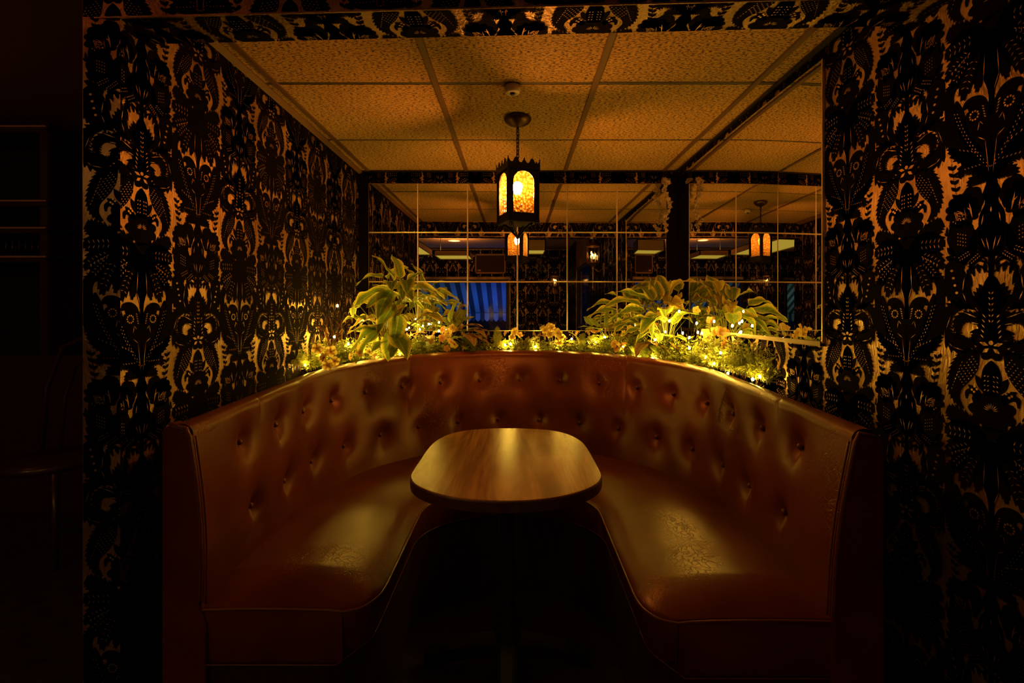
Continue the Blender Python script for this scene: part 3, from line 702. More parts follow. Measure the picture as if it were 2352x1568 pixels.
# buttons: even along the face, two rows
secs = [section(i/NS) for i in range(NS+1)]
def face_at(i, zt):
    sec = secs[i][15:]
    for k in range(len(sec)-1):
        if sec[k][1] >= zt >= sec[k+1][1]:
            t = (sec[k][1]-zt)/(sec[k][1]-sec[k+1][1]); p = sec[k][0].lerp(sec[k+1][0], t); return Vector((p.x, p.y, zt))
    return Vector((sec[-1][0].x, sec[-1][0].y, zt))
buttons = []
for zt, nb, s0, s1 in ((.822, 17, .235, .235), (.618, 16, .265, .265)):
    line = [face_at(i, zt) for i in range(NS+1)]
    L = [0]
    for i in range(NS): L.append(L[-1]+(line[i+1]-line[i]).length)
    for k in range(nb):
        d = s0+(L[-1]-s0-s1)*k/(nb-1)
        i = next(i for i in range(NS+1) if L[i] >= d); t = (d-L[i-1])/(L[i]-L[i-1]); buttons.append((line[i-1].lerp(line[i], t), i))
seam_s = []
line = [face_at(i, .9) for i in range(NS+1)]
for tx in (600, 945, 1437, 1782):
    best = min(range(NS+1), key=lambda i: abs(VPX+F_PX*line[i].x/line[i].y-tx)); seam_s.append(best)
vs = []; nn = len(secs[0]); arc = [0]
mid = [face_at(i, .8) for i in range(NS+1)]
for i in range(NS): arc.append(arc[-1]+(mid[i+1]-mid[i]).length)
normals = []
for i in range(NS+1):
    a = mid[max(i-1,0)]; b = mid[min(i+1,NS)]; t = b-a; t.z = 0; t.normalize(); normals.append(Vector((t.y, -t.x, 0)))
cells = {}
for bp_, bi in buttons: pass
for i in range(NS+1):
    for k, (p, z) in enumerate(secs[i]):
        q = Vector((p.x, p.y, z)); n = normals[i]; dep = 0
        if k >= 10:
            for bp_, bi in buttons:
                du = arc[i]-arc[bi]
                if abs(du) > .12: continue
                dz = z-bp_.z
                if abs(dz) > .13: continue
                r2 = (du/.020)**2+((dz-.004)/.024)**2
                dep += .018*math.exp(-r2/2)+.015*math.exp(-((du/.045)**2+(dz/.050)**2)/2)
                dep += .0035*math.exp(-(du/.005)**2)*math.exp(-((dz+.03)/.035)**2)
            for si in seam_s:
                du = arc[i]-arc[si]
                if abs(du) < .02: dep += .003*math.exp(-(du/.005)**2)*min(1,max(0,(z-(.86 if si in (seam_s[0], seam_s[3]) else .66))/.05))
        vs.append(q-n*dep-BO)
mb = MB(); fs = []
for i in range(NS):
    for k in range(nn-1): fs.append((i*nn+k, (i+1)*nn+k, (i+1)*nn+k+1, i*nn+k+1))
mb.add(vs, fs, 0, True)
back = mb.build('backrest', M['leather'], booth, fix=False)
bme = MB().lathe([(.0095,-.004),(.0095,0),(.008,.0035),(.0045,.0055),(0,.006)], 14).mesh('button', M['button'])
for bp_, bi in buttons:
    n = normals[bi]; n = -n if n.dot(Vector((0,1.9,0))-Vector((bp_.x,bp_.y,0))) < 0 and False else n
    p = bp_-n*.0235-BO
    b = link('button', bme, back, p); b.rotation_euler = n.to_track_quat('Z', 'Y').to_euler()
for si in seam_s:
    pts_ = []
    for k in range(10, 15+(16 if si in (seam_s[0], seam_s[3]) else 34)):
        p, z = secs[si][k]; pts_.append(Vector((p.x, p.y, z))-normals[si]*(.0038 if k > 12 else .0002)-BO)
    MB().tube(pts_, .0008, 5).build('seam', M['piping'], back)
# seat cushion
NC = 320; rows = 26; vs = []
def seatpt(s, t):
    I, E = seatin(s), opening(s)
    return I, E
for i in range(NC+1):
    s = i/NC; I, E = seatin(s), opening(s); I = I+(I-E).normalized()*.03
    for k in range(rows+1):
        t = k/rows; p = I.lerp(E, t)
        # end rounding towards the front of each arm
        y_end = YFL if s < .5 else YFR
        e1 = max(0, 1-(p.y-y_end)/.12) if s < .22 or s > .78 else 0
        z = ZS-.022+(.046*math.sin(PI*min(1, .12+t*.80))**.7)*(1-.8*e1)+.016*e1+.004*math.sin(s*41)*math.sin(t*PI)
        z -= .020*e1*e1
        e2 = max(0, (t-.82)/.18); z -= .016*e2*e2*(1-e1)
        vs.append(Vector((p.x, p.y, z))-BO)
    # front lip of the cushion, undercut below the piping
    ta = opening(min(1, s+.002))-opening(max(0, s-.002)); n = Vector((ta.y, -ta.x, 0)).normalized()
    for dz, dn in ((-.007,.006),(-.022,.006),(-.060,-.002),(-.110,-.014),(-.125,-.02)):
        vs.append(Vector((E.x+n.x*dn, E.y+n.y*dn, z+dz))-BO)
nn2 = rows+6; fs = [(i*nn2+k, (i+1)*nn2+k, (i+1)*nn2+k+1, i*nn2+k+1) for i in range(NC) for k in range(nn2-1)]
mb = MB(); mb.add(vs, fs, 0, True)
for side, i, yf in (('l', 0, YFL), ('r', NC, YFR)):    # end faces of the arms
    ring = [vs[i*nn2+k] for k in range(nn2)]; o_ = []
    a = [Vector(p) for p in ring[:rows+1]]
    low = [Vector((p.x, p.y, .326)) for p in a]
    fr = [p+Vector((0,-.006,-.016)) for p in a]; fr2 = [Vector((p.x, p.y-.002, .335)) for p in a]
    n1 = len(a); mb.add(a+fr+fr2+low, [(r0*n1+k, r0*n1+k+1, (r0+1)*n1+k+1, (r0+1)*n1+k) for r0 in range(3) for k in range(n1-1)], 0, True)
seat = mb.build('seat_cushion', M['leather'], booth, fix=True)
pp = [Vector((a.x, a.y, a.z)) for a in [vs[0*nn2+k]+Vector((0,-.006,-.004)) for k in range(rows-1)]]
edge = [vs[i*nn2+rows+1]+Vector((0,0,.001)) for i in range(0, NC+1)]
pr = [vs[NC*nn2+k]+Vector((0,-.006,-.004)) for k in range(rows-2, -1, -1)]
MB().tube(pp+edge+pr, .0034, 6).build('piping', M['piping'], seat)
edge2 = [vs[i*nn2+nn2-1] for i in range(2, NC-1)]
pp2 = [Vector((vs[k].x, vs[k].y-.008, .326)) for k in range(2, rows)]; pr2 = [Vector((vs[NC*nn2+k].x, vs[NC*nn2+k].y-.008, .326)) for k in range(rows-1, 1, -1)]
MB().tube(pp2+edge2+pr2, .0020, 6).build('lower_piping', M['piping'], seat)
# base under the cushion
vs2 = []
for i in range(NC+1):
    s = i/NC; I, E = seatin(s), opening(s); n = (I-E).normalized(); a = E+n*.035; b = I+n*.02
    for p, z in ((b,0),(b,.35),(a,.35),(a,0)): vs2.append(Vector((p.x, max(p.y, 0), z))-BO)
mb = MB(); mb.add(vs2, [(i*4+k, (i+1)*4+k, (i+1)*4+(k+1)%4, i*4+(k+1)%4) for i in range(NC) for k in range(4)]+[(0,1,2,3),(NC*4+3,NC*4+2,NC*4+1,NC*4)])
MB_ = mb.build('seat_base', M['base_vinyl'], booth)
# end panels
for sg, yf, xo, xt, xb, zt in ((-1, YFL, .893, .822, .768, .936), (1, YFR, .893, .826, .753, .915)):
    prof = [(sg*xo, 0), (sg*xo, zt-.02), (sg*(xo-.008), zt-.004), (sg*(xo-.02), zt)]
    sec = secs[0 if sg < 0 else NS]; inner = []
    for k in range(11, len(sec), 3):
        p_, z_ = sec[k]
        if z_ > .46: inner.append((p_.x+sg*.001, z_))
    prof += inner+[(sg*(xb+.012), .43), (sg*(xb+.016), 0)]
    mb = MB(); mb.prism(prof, yf-.012-1.9, yf+.03-1.9)
    ep = mb.build('end_panel', M['leather'], booth)
    bv = ep.modifiers.new('b', 'BEVEL'); bv.width = .006; bv.segments = 2; bv.limit_method = 'ANGLE'
    MB().tube([Vector((x_, yf-.012-1.9, z_)) for x_, z_ in [(sg*(xo-.02), zt)]+inner], .0042, 6).build('piping', M['piping'], ep)
    MB().tube([Vector((x_-sg*.010, yf-.004-1.9, z_)) for x_, z_ in inner[1:]], .0030, 6).build('piping', M['piping'], ep)

# ------------------------------------------------------------------ table
TZ = .738; TX, TY = -.030, 1.604
tb = empty('pedestal_table', (TX, TY, 0), 'small rounded oak laminate table with dark edge in the middle of the booth', 'table')
TOP = [(0,-.380),(.070,-.374),(.135,-.356),(.205,-.313),(.252,-.262),(.276,-.205),(.282,-.15),(.2815,-.02),(.2805,.06),(.274,.155),(.257,.225),(.228,.286),(.178,.336),(.10,.365),(0,.376)]
TOP = TOP+[(-x_, y_) for x_, y_ in TOP[-2:0:-1]]
def table_outline(off=0):
    c = crom(TOP[-2:]+TOP+TOP[:3], 4)[12-4:12-4+4*len(TOP)]; out = []
    for i in range(len(c)):
        a, b = c[i-1], c[(i+1) % len(c)]; l = math.hypot(b[0]-a[0], b[1]-a[1]); out.append((c[i][0]-(b[1]-a[1])/l*off, c[i][1]+(b[0]-a[0])/l*off))
    return out
n = 4*len(TOP); mb = MB(); rings = [(.0,TZ-.003),(.0015,TZ-.0005),(.003,TZ)]
vs = [(x_, y_, z) for off, z in rings for x_, y_ in table_outline(off)]
mb.add(vs, [(r_*n+i, r_*n+(i+1)%n, (r_+1)*n+(i+1)%n, (r_+1)*n+i) for r_ in range(2) for i in range(n)]+[tuple(2*n+i for i in range(n))], 0)
mb.build('table_top', M['wood'], tb, False)
mb = MB(); rings = [(.0,TZ-.003),(-.0015,TZ-.006),(-.0015,TZ-.031),(.0,TZ-.033),(.012,TZ-.033)]
vs = [(x_, y_, z) for off, z in rings for x_, y_ in table_outline(off)]
mb.add(vs, [(r_*n+i, (r_+1)*n+i, (r_+1)*n+(i+1)%n, r_*n+(i+1)%n) for r_ in range(4) for i in range(n)]+[tuple(4*n+i for i in range(n))[::-1]], 0)
mb.build('edge_band', M['edge'], tb, False)
PX_, PY_ = .0, .055
MB().lathe([(.10,TZ-.033),(.10,TZ-.041),(.04,TZ-.055),(.034,TZ-.10),(.034,.13),(.045,.11),(.048,.085),(.0,.085)], 28, (PX_, PY_, 0)).build('pedestal', M['castiron'], tb)
for k, a in enumerate((0, PI/2, PI, 3*PI/2)):
    mb = MB(); c, s_ = math.cos(a), math.sin(a); secs_ = []
    for t, wd, zt_, zb in ((.0,.036,.108,.05),(.10,.034,.102,.05),(.20,.028,.085,.03),(.262,.022,.062,.008),(.285,.016,.045,.008)):
        for sx, z in ((-wd,zb),(-wd,zt_-.012),(-wd*.6,zt_),(wd*.6,zt_),(wd,zt_-.012),(wd,zb)):
            secs_.append((PX_+c*t-s_*sx, PY_+s_*t+c*sx, z))
    mb.add(secs_, [(i*6+j, i*6+(j+1)%6, (i+1)*6+(j+1)%6, (i+1)*6+j) for i in range(4) for j in range(6)]+[(0,1,2,3,4,5),(29,28,27,26,25,24)])
    arm = mb.build('base_arm', M['castiron'], tb)
    MB().lathe([(0,0),(.014,0),(.014,.008),(.010,.012),(0,.012)], 12, (PX_+c*.265, PY_+s_*.265, 0)).build('foot', M['black'], arm)

# ------------------------------------------------------------------ hanging lantern
LX, LY = px(1189, 430, 2.166).x, 2.166
lan = empty('hanging_lantern', (LX, LY, 0), 'square black iron lantern with lit amber hammered glass hanging from a chain', 'lantern', rz=R(22))
zc_ = ZC-.001
mb = MB().lathe([(0,0),(.057,0),(.060,-.004),(.058,-.012),(.044,-.026),(.022,-.036),(.012,-.040),(0,-.041)], 36, (0,0,zc_))
for v in range(len(mb.v)):
    x_, y_, z = mb.v[v]; a = math.atan2(y_, x_); r_ = math.hypot(x_, y_); k = 1+.045*math.cos(a*18)*(r_ > .02); mb.v[v] = (x_*k, y_*k, z)
cn = mb.build('ceiling_canopy', M['canopy'], lan); MB().tube([(0,0,zc_-.040),(0,0,zc_-.052)], .0035).build('hook', M['iron'], cn)
lt, lb = zc_-.046, CAMZ+.685
nl = 8; pitch = (lt-lb)/nl
lk = [( .0075*math.cos(a), 0, .0125*math.sin(a)+(.0 if False else 0)) for a in [2*PI*i/14 for i in range(14)]]
lkm = MB().tube(lk, .0018, 6, closed=True).mesh('chain_link', M['iron'])
for k in range(nl): link('chain_link', lkm, lan, (0,0,lb+pitch*(k+.5)), (0,0,PI/2*(k%2)+.3))
MB().tube([(0,0,lt),(.002,.002,(lt+lb)/2),(0,0,lb)], .0015, 5).build('cord', M['black'], lan)
S = .0705                     # half side of the lantern
zb_, zt_ = CAMZ+.392, CAMZ+.628
def rotk(v, k):
    for _ in range(k): v = (-v[1], v[0], v[2])
    return v
# one frame side: plate with arched opening, rim and crown
ax, zb2, za = .049, zb_+.036, zb_+.170      # opening half width, sill, spring line
for k in range(4):
    mb = MB(); arch = [(ax*math.cos(a), za+ax*.95*math.sin(a)) for a in [PI*i/16 for i in range(17)]]
    inner_ = [(ax, zb2)]+arch+[(-ax, zb2)]
    outer_ = [(S, zb_)]+[(S, zb_+(zt_-zb_)*min(1, (i+1)/6)) if i < 5 else ((S-(2*S)*(i-5)/6, zt_) if i < 12 else (-S, zt_-(zt_-zb_)*(i-11)/6)) for i in range(17)]+[(-S, zb_)]
    nn_ = len(inner_)
    for y_ in (-S, -S+.003):
        mb.add([(x_, y_, z) for x_, z in inner_]+[(x_, y_, z) for x_, z in outer_], [(i, i+1, nn_+i+1, nn_+i) for i in range(nn_-1)]+[(0, nn_, 2*nn_-1, nn_-1)])
    mb.add([(x_, -S-.001, z) for x_, z in inner_]+[(x_, -S+.003, z) for x_, z in inner_], [(i, i+1, nn_+i+1, nn_+i) for i in range(nn_-1)])
    # crown: castellated strip leaning out a little
    ct, n5 = zt_+.014, 2; wd = 2*(S+.005)/n5; crown = [(-S-.005, zt_-.012)]
    for q in range(n5):
        x0 = -S-.005+q*wd
        for u_, h_ in ((.0,.032),(.04,.024),(.03,.017),(.09,.013),(.13,.004),(.22,.0),(.31,.004),(.35,.013),(.42,.016),(.38,.022),(.43,.026),(.46,.026),(.5,.034),(.54,.026),(.57,.026),(.62,.022),(.58,.016),(.65,.013),(.69,.004),(.78,.0),(.87,.004),(.91,.013),(.97,.017),(.96,.024),(1.,.032)):
            crown.append((x0+u_*wd, ct+h_*.75))
    crown.append((S+.005, zt_-.012)); m_ = len(crown)
    for q in range(1, m_-2):
        (xa,z0_),(xb,z1_) = crown[q], crown[q+1]
        for y_ in (-S-.006, -S-.003): mb.add([(xa,y_,zt_-.012),(xb,y_,zt_-.012),(xb,y_,z1_),(xa,y_,z0_)], [(0,1,2,3)])
        mb.add([(xa,-S-.006,z0_),(xb,-S-.006,z1_),(xb,-S-.003,z1_),(xa,-S-.003,z0_)], [(0,1,2,3)])
    mb.box((-S-.004,-S-.004,zb_-.003),(S+.004,-S+.004,zb_+.006))
    mb.box((-S-.003,-S-.003,zb_),(-S+.006,-S+.006,zt_))
    mb.v = [rotk(v, k) for v in mb.v]
    fr_ = mb.build('iron_side', M['iron'], lan, True)
    pm = MB(); g = [(0, (zb2+za)/2)]; loop = inner_
    G = 10
    pm.add([(x_, -S+.0045, z) for x_, z in [(0, za)]+[(ax+.002, zb2-.003)]+[((ax+.002)*math.cos(a), za+(ax*.95+.002)*math.sin(a)) for a in [PI*i/16 for i in range(17)]]+[(-ax-.002, zb2-.003)]],
           [(0, i, i+1) for i in range(1, 19)]+[(0, 19, 1)])
    pm.v = [rotk(v, k) for v in pm.v]
    pm.build('amber_pane', M['amber'], fr_, True)
MB().box((-S,-S,zt_-.006),(S,S,zt_-.002)).build('roof_plate', M['iron'], lan)
MB().box((-S,-S,zb_-.004),(S,S,zb_)).build('floor_plate', M['iron'], lan)
MB().tube([(0,0,zt_-.004),(0,0,lb+.004)], .004).tube([(-.03,0,zt_-.002),(-.026,0,zt_+.018),(0,0,zt_+.024),(.026,0,zt_+.018),(.03,0,zt_-.002)], .003).build('top_loop', M['iron'], lan)
mb = MB()
for k in range(4):
    a = PI/4+k*PI/2; c, s_ = math.cos(a), math.sin(a)
    p_ = [(c*r_, s_*r_, z) for r_, z in ((S*1.05, zb_-.004),(S*.78, zb_-.010),(.034, zb_-.028),(.016, zb_-.048),(.006, zb_-.060))]
    mb.tube(p_, [.004,.0045,.005,.005,.004], 6)
    sp = [(c*(S*1.1+.011*math.cos(q)*-1), s_*(S*1.1+.011*math.cos(q)*-1), zb_-.014-.011*math.sin(q)) for q in [PI*2*i/10*.8-.6 for i in range(11)]]
    mb.tube(sp, .0026, 5)
mb.sphere((0,0,zb_-.064), .008, 10, 6).build('bottom_finial', M['iron'], lan)
zbulb = CAMZ+.545
MB().lathe([(0,.034),(.012,.031),(.021,.018),(.022,.004),(.016,-.014),(.010,-.026),(0,-.028)], 16, (0,0,zbulb)).build('light_bulb', M['filament'], lan)
MB().lathe([(.010,-.026),(.014,-.034),(.014,-.075),(0,-.075)], 12, (0,0,zbulb)).tube([(0,0,zb_),(0,0,zbulb-.07)], .006).build('bulb_socket', M['brass'], lan)

# ------------------------------------------------------------------ ledge in the alcove corners behind the bench
pts_o = [outer(i/60) for i in range(61)]
for nm, sel, cx_ in (('trim_ledge_left', [p for p in pts_o if p.x < -.02 and p.y > 1.9], XL), ('trim_ledge_right', [p for p in pts_o if p.x > .02 and p.y > 1.9], XR)):
    poly = [(p.x*.985, p.y-.012) for p in sel]
    if cx_ < 0: poly = poly+[(-.02, YB), (cx_, YB), (cx_, poly[0][1])]
    else: poly = poly[::1]; poly = [( .02, YB)]+poly+[(cx_, poly[-1][1]), (cx_, YB)]
    o = struct(MB().prism(poly, .85, .905, axis='Z').build(nm, M['black']))

# ------------------------------------------------------------------ greenery
def ledge_d(x):
    k = (x-VPX)/F_PX; lo_, hi_ = 1.9, 2.97
    # ray against ellipse centre (0,2.0) radii .955,.965
    a = (k/.955)**2+1/.965**2; b = -2*2.0/.965**2; c = 4.0/.965**2-1
    disc = b*b-4*a*c; return min(2.955, (-b+math.sqrt(max(disc,0)))/(2*a))
def blade(L_, W_, curl, fold, wave=0, seed=0, nu=6, nv=12, tip=1.0, heart=0):
    """leaf along +X bending down; uv across/along"""
    mb = MB(); rn = random.Random(seed); ph = rn.uniform(0, 6); uv = []; vs = []; x_ = 0; z = 0; a = 0
    for j in range(nv+1):
        t = j/nv
        wd = W_*(math.sin(PI*min(1,t**(.75-.2*heart)))**.8)*(1-.12*t) if 0 < t < 1 else (.04*W_ if t == 0 else 0)
        for i in range(nu+1):
            u = i/nu*2-1
            y_ = u*wd/2; zz = abs(u)*wd/2*fold + wave*math.sin(t*11+ph+(2 if u > 0 else 0))*abs(u)**2*W_
            vs.append((x_-math.sin(a)*zz*0-(heart*.12*L_*abs(u) if t < .25 else 0), y_, z+zz)); uv.append((i/nu, t))
        st = L_/nv; a = curl*t*1.4; x_ += math.cos(a)*st; z -= math.sin(a)*st
    n_ = nu+1
    mb.add(vs, [(j*n_+i, j*n_+i+1, (j+1)*n_+i+1, (j+1)*n_+i) for j in range(nv) for i in range(nu)], 0, True)
    mb.uv = uv; return mb
BLADES = [blade(.165, .082, .35+.16*k, .30, .10, k).mesh('leaf_blade', M['hosta'], False) for k in range(5)]
BLADES += [blade(.15, .078, .9, .45, .14, 9).mesh('leaf_blade', M['hosta_dry'], False)]
for me_ in BLADES: pass
def aim(az, el, roll=0): return (Matrix.Rotation(az, 3, 'Z') @ Matrix.Rotation(-el, 3, 'Y') @ Matrix.Rotation(roll, 3, 'X')).to_euler()
def hosta(base, specs, label, name='variegated_plant'):
    e = empty(name, base, label, 'plant')
    B = Vector(base); rj = random.Random(len(specs))
    specs = specs+[(a_+rj.uniform(-28,28), b_+rj.uniform(-5,45), c_+rj.uniform(-.06,.04), d_+rj.uniform(-40,40), e_+rj.uniform(-30,15), f_*rj.uniform(.6,.85), rj.choice((0,1,2,3,4,5))) for a_,b_,c_,d_,e_,f_,g_ in specs]
    for k, (tx, ty, td, az, el, sc_, ms) in enumerate(specs):
        sc_ *= 1.16
        p = px(tx, ty, td)-B     # where the blade starts
        for q in range(14):      # keep the blade off the walls and mirrors
            l = .18*sc_*math.cos(R(el)*.6); tipx = B.x+p.x+l*math.cos(R(az)); tipy = B.y+p.y+l*math.sin(R(az))
            if tipx > .97 or tipx < -.95 or tipy > 2.95: az += 25 if k % 2 else -25
            else: break
        if B.x+p.x > .96: p.x = .96-B.x
        st = MB(); mid_ = Vector((p.x*.45, p.y*.45, p.z*.62)); st.tube([Vector((p.x*.06, p.y*.06, 0)), mid_, p], [.0035,.0028,.0018], 5)
        lf = link('leaf', BLADES[ms], e, p, aim(R(az), R(el), R(random.Random(k).uniform(-25,25))), sc_)
        st.build('leaf_stalk', M['stem'], e)
    return e
random.seed(5)
# az: 0 = to the right, 90 = away from the camera, 180 = left, 270 = towards the camera
left_specs = [
 (905,648,2.62,160,62,1.05,0),(880,636,2.60,180,12,.92,3),(918,640,2.66,120,75,.9,1),(935,650,2.62,20,55,.62,2),(930,665,2.58,5,22,1.05,4),(940,662,2.66,-5,14,1.15,3),
 (905,650,2.52,275,10,1.0,2),(885,665,2.50,235,-10,1.15,1),(900,668,2.48,265,-18,1.1,3),(928,648,2.50,290,15,1.05,4),(870,680,2.55,195,-5,.95,2),(925,692,2.52,330,5,1.1,0),
 (950,690,2.56,345,12,1.05,1),(905,700,2.46,250,-35,1.0,0),(862,735,2.44,190,5,.95,5),(885,745,2.40,200,-22,1.15,1),(840,735,2.40,160,20,.8,2),(905,770,2.44,300,-12,1.25,0),
 (915,720,2.44,280,-45,1.0,4),(850,700,2.56,140,25,.85,3),(960,730,2.58,340,20,.95,5),(890,640,2.70,60,50,.9,2),(900,720,2.5,255,25,.8,1),(875,760,2.4,215,10,.9,0)]
hosta(px(890, 815, 2.56), left_specs, 'large variegated green and yellow leafy plant in the left corner of the booth')
right_specs = [
 (1490,690,2.74,150,28,1.05,0),(1470,700,2.68,175,20,1.25,3),(1480,712,2.64,190,2,1.2,1),(1500,690,2.72,120,62,1.0,4),(1512,692,2.74,100,70,1.0,2),(1525,690,2.76,85,62,1.1,0),
 (1540,670,2.70,45,50,1.0,5),(1560,668,2.68,15,40,.95,1),(1515,725,2.62,225,-5,1.05,2),(1545,745,2.56,300,48,1.0,3),(1530,720,2.6,250,30,.95,4),(1575,715,2.66,310,10,.85,1),
 (1500,735,2.6,205,12,1.1,0),(1556,690,2.74,60,30,.9,5),(1470,742,2.62,190,15,.85,2),(1535,700,2.66,270,20,1.0,5),(1520,680,2.78,130,45,1.05,3),(1585,700,2.72,30,20,.85,2)]
hosta(px(1530, 812, 2.66), right_specs, 'large variegated green and yellow leafy plant in the right corner against the mirrors')

# broad pointed leaves
HEART = [blade(.115, .085, .35+.2*k, .18, .04, 20+k, heart=1).mesh('leaf_blade', m_, False) for k, m_ in enumerate((M['green_leaf'], M['green_leaf'], M['rust_leaf']))]
def leafpick(base, specs, label, name='broad_leaf_sprig'):
    e = empty(name, base, label, 'foliage', 'broad leaved sprigs among the fairy lights'); B = Vector(base); rj = random.Random(int(base[0]*977))
    specs = specs+[(a_+rj.uniform(-28,28), min(b_+rj.uniform(0,28), 800), c_+rj.uniform(-.02,.03), d_+rj.uniform(-70,70), min(e_, 45)+rj.uniform(-20,15), f_*rj.uniform(.6,.85), rj.choice((0,0,1,2))) for _ in range(3) for a_,b_,c_,d_,e_,f_,g_ in specs if b_ < 790]
    for k, (tx, ty, td, az, el, sc_, ms) in enumerate(specs):
        td = min(td, 2.93); p = px(tx, ty, td)-B
        if B.y+p.y+.1*math.sin(R(az))*math.cos(R(el)) > 2.96: az = -az
        if B.x+p.x+.1*math.cos(R(az)) > .97: az = 180-az
        link('leaf', HEART[ms], e, p, aim(R(az), R(el), R(-90 if el > 50 else 0)), sc_)
        MB().tube([(p.x*.1,p.y*.1,0),(p.x*.6,p.y*.6,p.z*.6),p], .0016, 5).build('leaf_stalk', M['stem'], e)
leafpick(px(1030,790,2.86), [(1037,738,2.86,80,78,1.15,0),(1048,735,2.9,100,72,1.1,2),(1018,752,2.84,160,20,.8,0)], 'broad pointed green leaves standing before the blue window reflection')
leafpick(px(965,800,2.74), [(975,765,2.74,200,10,.9,2),(955,750,2.74,150,30,.8,0),(985,772,2.72,290,-5,.75,2)], 'drooping brownish broad leaves right of the left corner plant')
leafpick(px(1080,795,2.9), [(1062,752,2.88,10,25,1.05,2),(1085,760,2.86,330,5,1.0,2),(1075,768,2.82,300,-10,.95,2),(1058,775,2.84,220,0,.85,0),(1098,775,2.86,350,-10,.8,2)], 'rust brown leaf sprig below the blue window reflection')
leafpick(px(1405,800,2.86), [(1395,745,2.88,100,76,1.0,0),(1415,755,2.84,30,20,.9,0),(1380,757,2.84,175,15,.85,0),(1435,762,2.8,330,5,.9,0)], 'upright green leaf sprig at the left foot of the right corner plant')
leafpick(px(1455,808,2.78), [(1440,772,2.76,20,15,1.25,2),(1460,785,2.72,310,-15,1.1,2),(1478,765,2.74,350,10,1.0,2),(1470,800,2.64,280,-25,.9,0),(1430,788,2.74,230,-5,.8,2)], 'brown veined leaf sprig spilling onto the bench under the right corner plant')
leafpick(px(1500,820,2.62), [(1495,765,2.6,200,10,1.0,0),(1512,770,2.6,310,5,.95,0),(1540,785,2.56,300,-12,1.0,2),(1480,790,2.6,220,-15,.9,2)], 'dark green leaf sprig in the middle of the right greenery')
leafpick(px(1690,840,2.2), [(1712,760,2.22,80,76,1.05,0),(1722,760,2.24,60,72,1.0,0),(1695,775,2.2,200,15,.8,0)], 'pair of upright pointed leaves below the large sheet mirror')

# ferns
def frond(L_, arch, n=22, pl=.05, seed=0):
    mb = MB(); rn = random.Random(seed); pts_ = []; x_ = z = 0; a = arch*.45
    for i in range(n+1):
        pts_.append(Vector((x_, 0, z))); t = i/n; a = arch*.5-arch*1.5*t; st = L_/n; x_ += math.cos(a)*st; z += math.sin(a)*st
    mb.tube(pts_, [.0014*(1-.8*i/n) for i in range(n+1)], 4)
    for i in range(2, n):
        t = i/n; l = pl*math.sin(PI*min(1, t*.9+.12))**.8*rn.uniform(.85,1.1); p = pts_[i]; d = (pts_[i+1]-pts_[i-1]).normalized(); up = Vector((-d.z,0,d.x))
        for sd in (1,-1):
            o_ = (Vector((0,sd,0))+d*.55-up*rn.uniform(.05,.4)).normalized(); wv = d*(L_/n*.42)
            q = [p-wv*.6, p+wv*.6]
            for kk in range(1,4):
                f = kk/4; c_ = p+o_*l*f-up*.0; q += [c_+wv*(1-f*.7)+o_*0, c_-wv*(1-f*.7)]
            tipv = p+o_*l-up*l*.15
            mb.add([p-wv*.5, p+o_*l*.3-wv*.9, p+o_*l*.65-wv*.7, tipv, p+o_*l*.65+wv*.5, p+o_*l*.3+wv*.8, p+wv*.5], [(0,1,5,6),(1,2,4,5),(2,3,4)])
    return mb.mesh('frond', M['fern'], False)
FR = [frond(.17, 1.1, 22, .034, 1), frond(.14, .6, 20, .030, 2), frond(.20, 1.6, 26, .036, 3)]
def fern(base, specs, label):
    e = empty('fern_sprig', base, label, 'fern', 'fern sprigs along the bench top')
    for (az, el, sc_, ms) in specs: link('frond', FR[ms], e, (0,0,.0), aim(R(az), R(el), R(random.uniform(-50,50))), sc_)
fern(px(1140,800,2.9), [(100,70,.8,1),(75,80,.95,0),(60,62,.85,1),(120,50,.7,0),(170,35,.7,1),(20,35,.7,0)], 'upright dark fern left of the middle of the bench')
fern(px(1205,800,2.93), [(20,45,.8,0),(150,40,.6,1),(60,50,.75,1)], 'thin twiggy fern at the middle of the bench top')
fern(px(1330,800,2.9), [(60,55,.9,0),(120,60,.85,0),(20,30,1.0,2),(165,20,.9,2),(340,15,.9,0),(200,20,.8,1)], 'green fern right of the middle behind a bright bulb')
fern(px(1395,802,2.84), [(110,60,.9,1),(170,40,.95,0),(30,50,.8,0),(350,10,.8,2)], 'fern to the left of the right corner plant')
fern(px(1630,800,2.4), [(60,75,1.0,0),(100,60,.9,1),(20,50,1.0,0),(330,30,.9,2),(270,10,.8,2)], 'fern standing right of the right corner plant')
fern(px(1735,815,2.12), [(80,70,1.0,0),(140,50,.9,1),(30,35,1.0,0),(300,5,1.1,2)], 'fern below the bottom edge of the sheet mirror')
fern(px(1690,830,2.2), [(330,10,1.15,2),(300,-5,1.1,2),(350,25,1.1,0),(20,40,1.0,0),(270,0,1.0,2),(240,10,.9,0)], 'long fern arching toward the wallpaper at the right end')
fern(px(1745,868,1.98), [(350,20,.9,0),(310,15,.9,2),(20,40,.8,1),(180,30,.8,0),(330,40,.9,0)], 'low drooping fern at the right end beside the last bulbs')
fern(px(1600,838,2.42), [(280,-5,.9,0),(240,5,.9,1),(310,5,.9,0),(200,10,.8,1)], 'dark fern below the right corner plant at the bench edge')
fern(px(700,845,2.14), [(190,35,.8,0),(160,60,.7,1),(220,20,.8,2),(120,70,.6,1)], 'curled fern at the left end of the greenery')
fern(px(800,808,2.42), [(180,10,.9,1),(210,0,.9,0),(250,0,.8,1),(150,30,.8,0)], 'fern under the left corner plant')
fern(px(930,800,2.7), [(330,20,.9,1),(0,10,.9,0),(290,5,.8,1),(20,35,.8,0)], 'fern behind the bench just right of the left corner plant')
